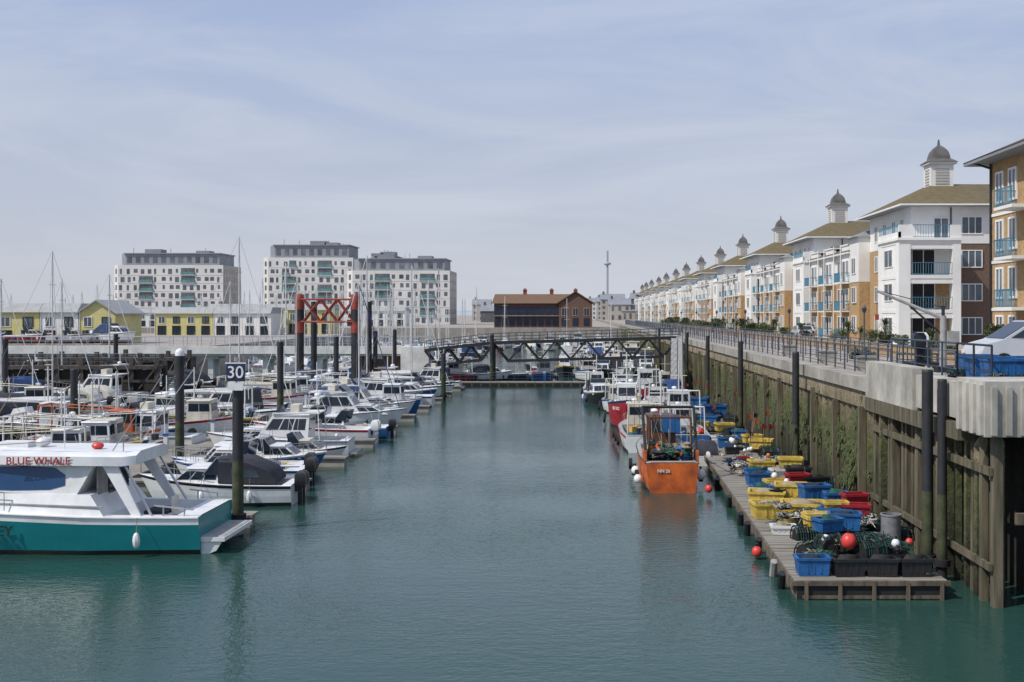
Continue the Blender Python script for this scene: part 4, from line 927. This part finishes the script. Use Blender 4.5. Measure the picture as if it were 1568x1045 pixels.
for i in range(22):
    place('cordyline_palm',random.choice(cor),(U(16,24.5),58+i*10+U(-3,3),QZ),U(0,6),U(.7,1.1))
q=MB(); q.b2(20,20.3,60,280,QZ,QZ+.6,tan); q.b2(19.95,20.35,60,280,QZ+.6,QZ+.7,conc); q.build('garden_wall')
def lamp(x,y,h=4.5):
    q=MB(); q.lathe((0,0,0),[(.08,0),(.08,.6),(.045,.7),(.04,h)],railm,8); q.lathe((0,0,h),[(.05,0),(.10,.06),(.13,.22),(.15,.24),(.06,.34),(.02,.4)],railm,10); q.build('street_lamp',(x,y,QZ))
for y in range(62,280,22): lamp(15.6,y,2.7)
def car(x,y,z,rz,mt,van=False,s=1):
    q=MB(); W=1.75
    prof=[(-2.1,.35),(-2.15,.8),(-2.0,.98),(-1.5,1.02),(-1.0,1.45),(.5,1.48),(1.2,1.0),(1.95,.86),(2.15,.6),(2.15,.35)]
    if van: prof=[(-2.2,.35),(-2.25,.9),(-2.1,1.25),(-1.8,1.7),(-1.4,1.78),(.3,1.78),(1.4,1.12),(2.05,.95),(2.2,.65),(2.2,.35)]
    q.rings([[(px,yy*(1 if pz<1.15 else .9),pz) for px,pz in prof] for yy in(-W/2,W/2)],mt)
    for sv in(-1,1):
        fs=[[(-1.35,1.04),(1.05,1.04),(.42,1.4),(-.95,1.4)]]
        if van: fs=[[(-1.85,1.18),(-.95,1.18),(-.95,1.66),(-1.6,1.66)],[(-.87,1.18),(.1,1.18),(.1,1.66),(-.87,1.66)],[(.18,1.18),(1.15,1.18),(.35,1.66),(.18,1.66)]]
        for ff in fs:
            f=[(a,sv*W/2*(.99 if b<1.2 else .925)*1.01,b) for a,b in ff]
            q.face(f if sv<0 else f[::-1],glass)
        for xx in(-1.4,1.4): q.tube((xx,sv*W/2-.1*sv,.33),(xx,sv*(W/2+.02),.33),.33,tyre,16); q.tube((xx,sv*W/2,.33),(xx,sv*(W/2+.03),.33),.18,metal,10)
    if van: q.face([(1.37,-.75,1.17),(1.37,.75,1.17),(.42,.7,1.74),(.42,-.7,1.74)],glass); q.face([(-2.13,.6,1.25),(-2.13,-.6,1.25),(-1.85,-.58,1.66),(-1.85,.58,1.66)],glass)
    else: q.face([(1.16,-.7,1.06),(1.16,.7,1.06),(.56,.66,1.44),(.56,-.66,1.44)],glass); q.face([(-1.46,.7,1.08),(-1.46,-.7,1.08),(-1.04,-.66,1.42),(-1.04,.66,1.42)],glass)
    e=2.2 if van else 2.12
    for sv in(-1,1): q.b2(e-.04,e+.04,sv*.65-.15,sv*.65+.15,.62,.75,white); q.b2(-e-.07,-e+.02,sv*.65-.12,sv*.65+.12,.7,.95,red)
    q.build('parked_van' if van else 'parked_car',(x,y,z),rz,s)
silv=mat('silver_car_paint',(.5,.53,.57),.3,.05,1)
GZ=5.96
car(16.6,41.6,GZ-.01,math.pi+.06,silv,True,1.03); car(23,57,QZ,.1,navy); car(23.3,118,QZ,1.57,silv)
# gear on lock platform
bt=tub(bluet,1.25,1.0,.8); 
for x,y,z in((12.9,34.6,GZ),(14.2,34.7,GZ),(14.3,34.6,GZ+.72),(13.0,36.2,GZ),(14.4,36.3,GZ),(15.6,35,GZ),(13.3,38,GZ)):
    place('fish_tub',bt,(x,y,z),U(-.12,.12),.88)
for x,y in((12.3,33.2),(12.9,33.4),(13.5,33.6),(12.5,37.2)): place('fishing_net',nets[1],(x,y,GZ),U(0,3),.6)
for i in range(9): place('lobster_pot',potm,(U(13.3,17),U(32,33.6),GZ+random.choice([0,.4])),U(0,3),1)
for i in range(6): place('fishing_net',random.choice([nets[5],nets[7],nets[4]]),(U(12.4,16),U(33,34),GZ+U(0,.3)),U(0,3),U(.4,.7))
railing('platform_railing',(12.0,33.0,6.0),(12.0,36,6.0),1.1,1.2,3,steel,.03)
railing('platform_railing',(13.1,31.2,6.1),(22,31.2,6.1),1.1,1.5,3,steel,.03)
q=MB(); q.b2(-.3,.3,-.3,.3,0,.2,steel); q.lathe((0,0,0),[(.13,.2),(.11,2.0)],grey,10); q.tube((0,0,1.9),(-2.2,.6,2.9),.07,grey,6,.05); q.tube((0,0,1.3),(-1.1,.3,2.35),.04,steel,6); q.tube((0,0,2.3),(-2.2,.6,2.92),.02,steel,4); q.tube((0,0,1.9),(0,0,2.35),.06,steel,6)
q.tube((-2.2,.6,2.9),(-2.2,.6,2.0),.012,steel,4); q.box((-2.2,.6,1.95),(.12,.1,.2),redl); q.box((.3,0,1.2),(.4,.5,.5),grey)
q.build('davit_crane',(13.0,40.5,GZ))
q=MB(); 
for k in range(2): outboard(q,.3*k,k*.7-.3,.75,white if k else blackp)
q.b2(-.5,.6,-.8,.9,.15,.25,steel); q.b2(-.05,.05,-.8,.9,.25,.75,steel); q.build('outboard_motor_trolley',(12.7,41.9,GZ+.05))
q=MB(); q.b2(-.45,.45,-.25,.25,0,.6,conc); q.b2(-.5,.5,-.3,.3,.6,.68,conc); pm=q.mesh('planter_box')
for y in(47,53,61,72): place('planter_box',pm,(13.4,y,QZ))
for y in(64,66.5): place('shrub',shr[1],(16.3,y,QZ),0,.6)
# people on the promenade
def person(x,y,z,rz,top,trs,step=.15):
    J=[(0,0,.95),(0,0,1.2),(0,0,1.40),(0,0,1.50),(0,.01,1.60),(0,.02,1.70),
       (-.1,0,.88),(-.11,step*.6,.5),(-.12,step-.1,.08),(-.12,step+.06,.04),
       (.1,0,.88),(.11,-step*.3,.5),(.12,-step-.1,.08),(.12,-step+.06,.04),
       (-.19,0,1.38),(-.24,-.05,1.12),(-.24,.05,.88),(-.24,.08,.80),(.19,0,1.38),(.24,.03,1.12),(.24,.12,.9),(.24,.15,.82)]
    E=[(0,1),(1,2),(2,3),(3,4),(4,5),(0,6),(6,7),(7,8),(8,9),(0,10),(10,11),(11,12),(12,13),(2,14),(14,15),(15,16),(16,17),(2,18),(18,19),(19,20),(20,21)]
    rad=[.15,.14,.14,.055,.095,.09,.10,.07,.05,.045,.10,.07,.05,.045,.07,.05,.035,.035,.07,.05,.035,.035]
    bm=bmesh.new(); vs=[bm.verts.new(j) for j in J]; lay=bm.verts.layers.skin.verify()
    for v,r in zip(vs,rad): v[lay].radius=(r,r*.85)
    vs[0][lay].use_root=True
    for a,b_ in E: bm.edges.new((vs[a],vs[b_]))
    me=bpy.data.meshes.new('tmp'); bm.to_mesh(me); bm.free()
    o=bpy.data.objects.new('tmp',me); sc.collection.objects.link(o)
    o.modifiers.new('skin','SKIN'); s=o.modifiers.new('sub','SUBSURF'); s.levels=1
    dg=bpy.context.evaluated_depsgraph_get(); ev=o.evaluated_get(dg); m2=bpy.data.meshes.new_from_object(ev)
    bpy.data.objects.remove(o)
    skinm=mat('skin',(.5,.32,.24),.6,.1); hair=mat('hair',(.05,.03,.02),.7,.2)
    m2.materials.clear()
    for mm_ in(top,trs,skinm,hair): m2.materials.append(mm_)
    for p in m2.polygons:
        c=p.center; p.use_smooth=True
        p.material_index=0 if c.z>.95 else 1
        if c.z>1.49: p.material_index=2 if (c.y>0.02 and c.z<1.70) else 3
        if c.z<.9 and abs(c.x)>.19: p.material_index=2
    place('person',m2,(x,y,z),rz)
try:
    person(17.2,84,QZ,.2,red,navy); person(17.4,100,QZ,2.9,navy,blackp); person(16.9,100.6,QZ,2.9,bluecanv,grey)
except Exception as ex_: print('person failed',ex_)
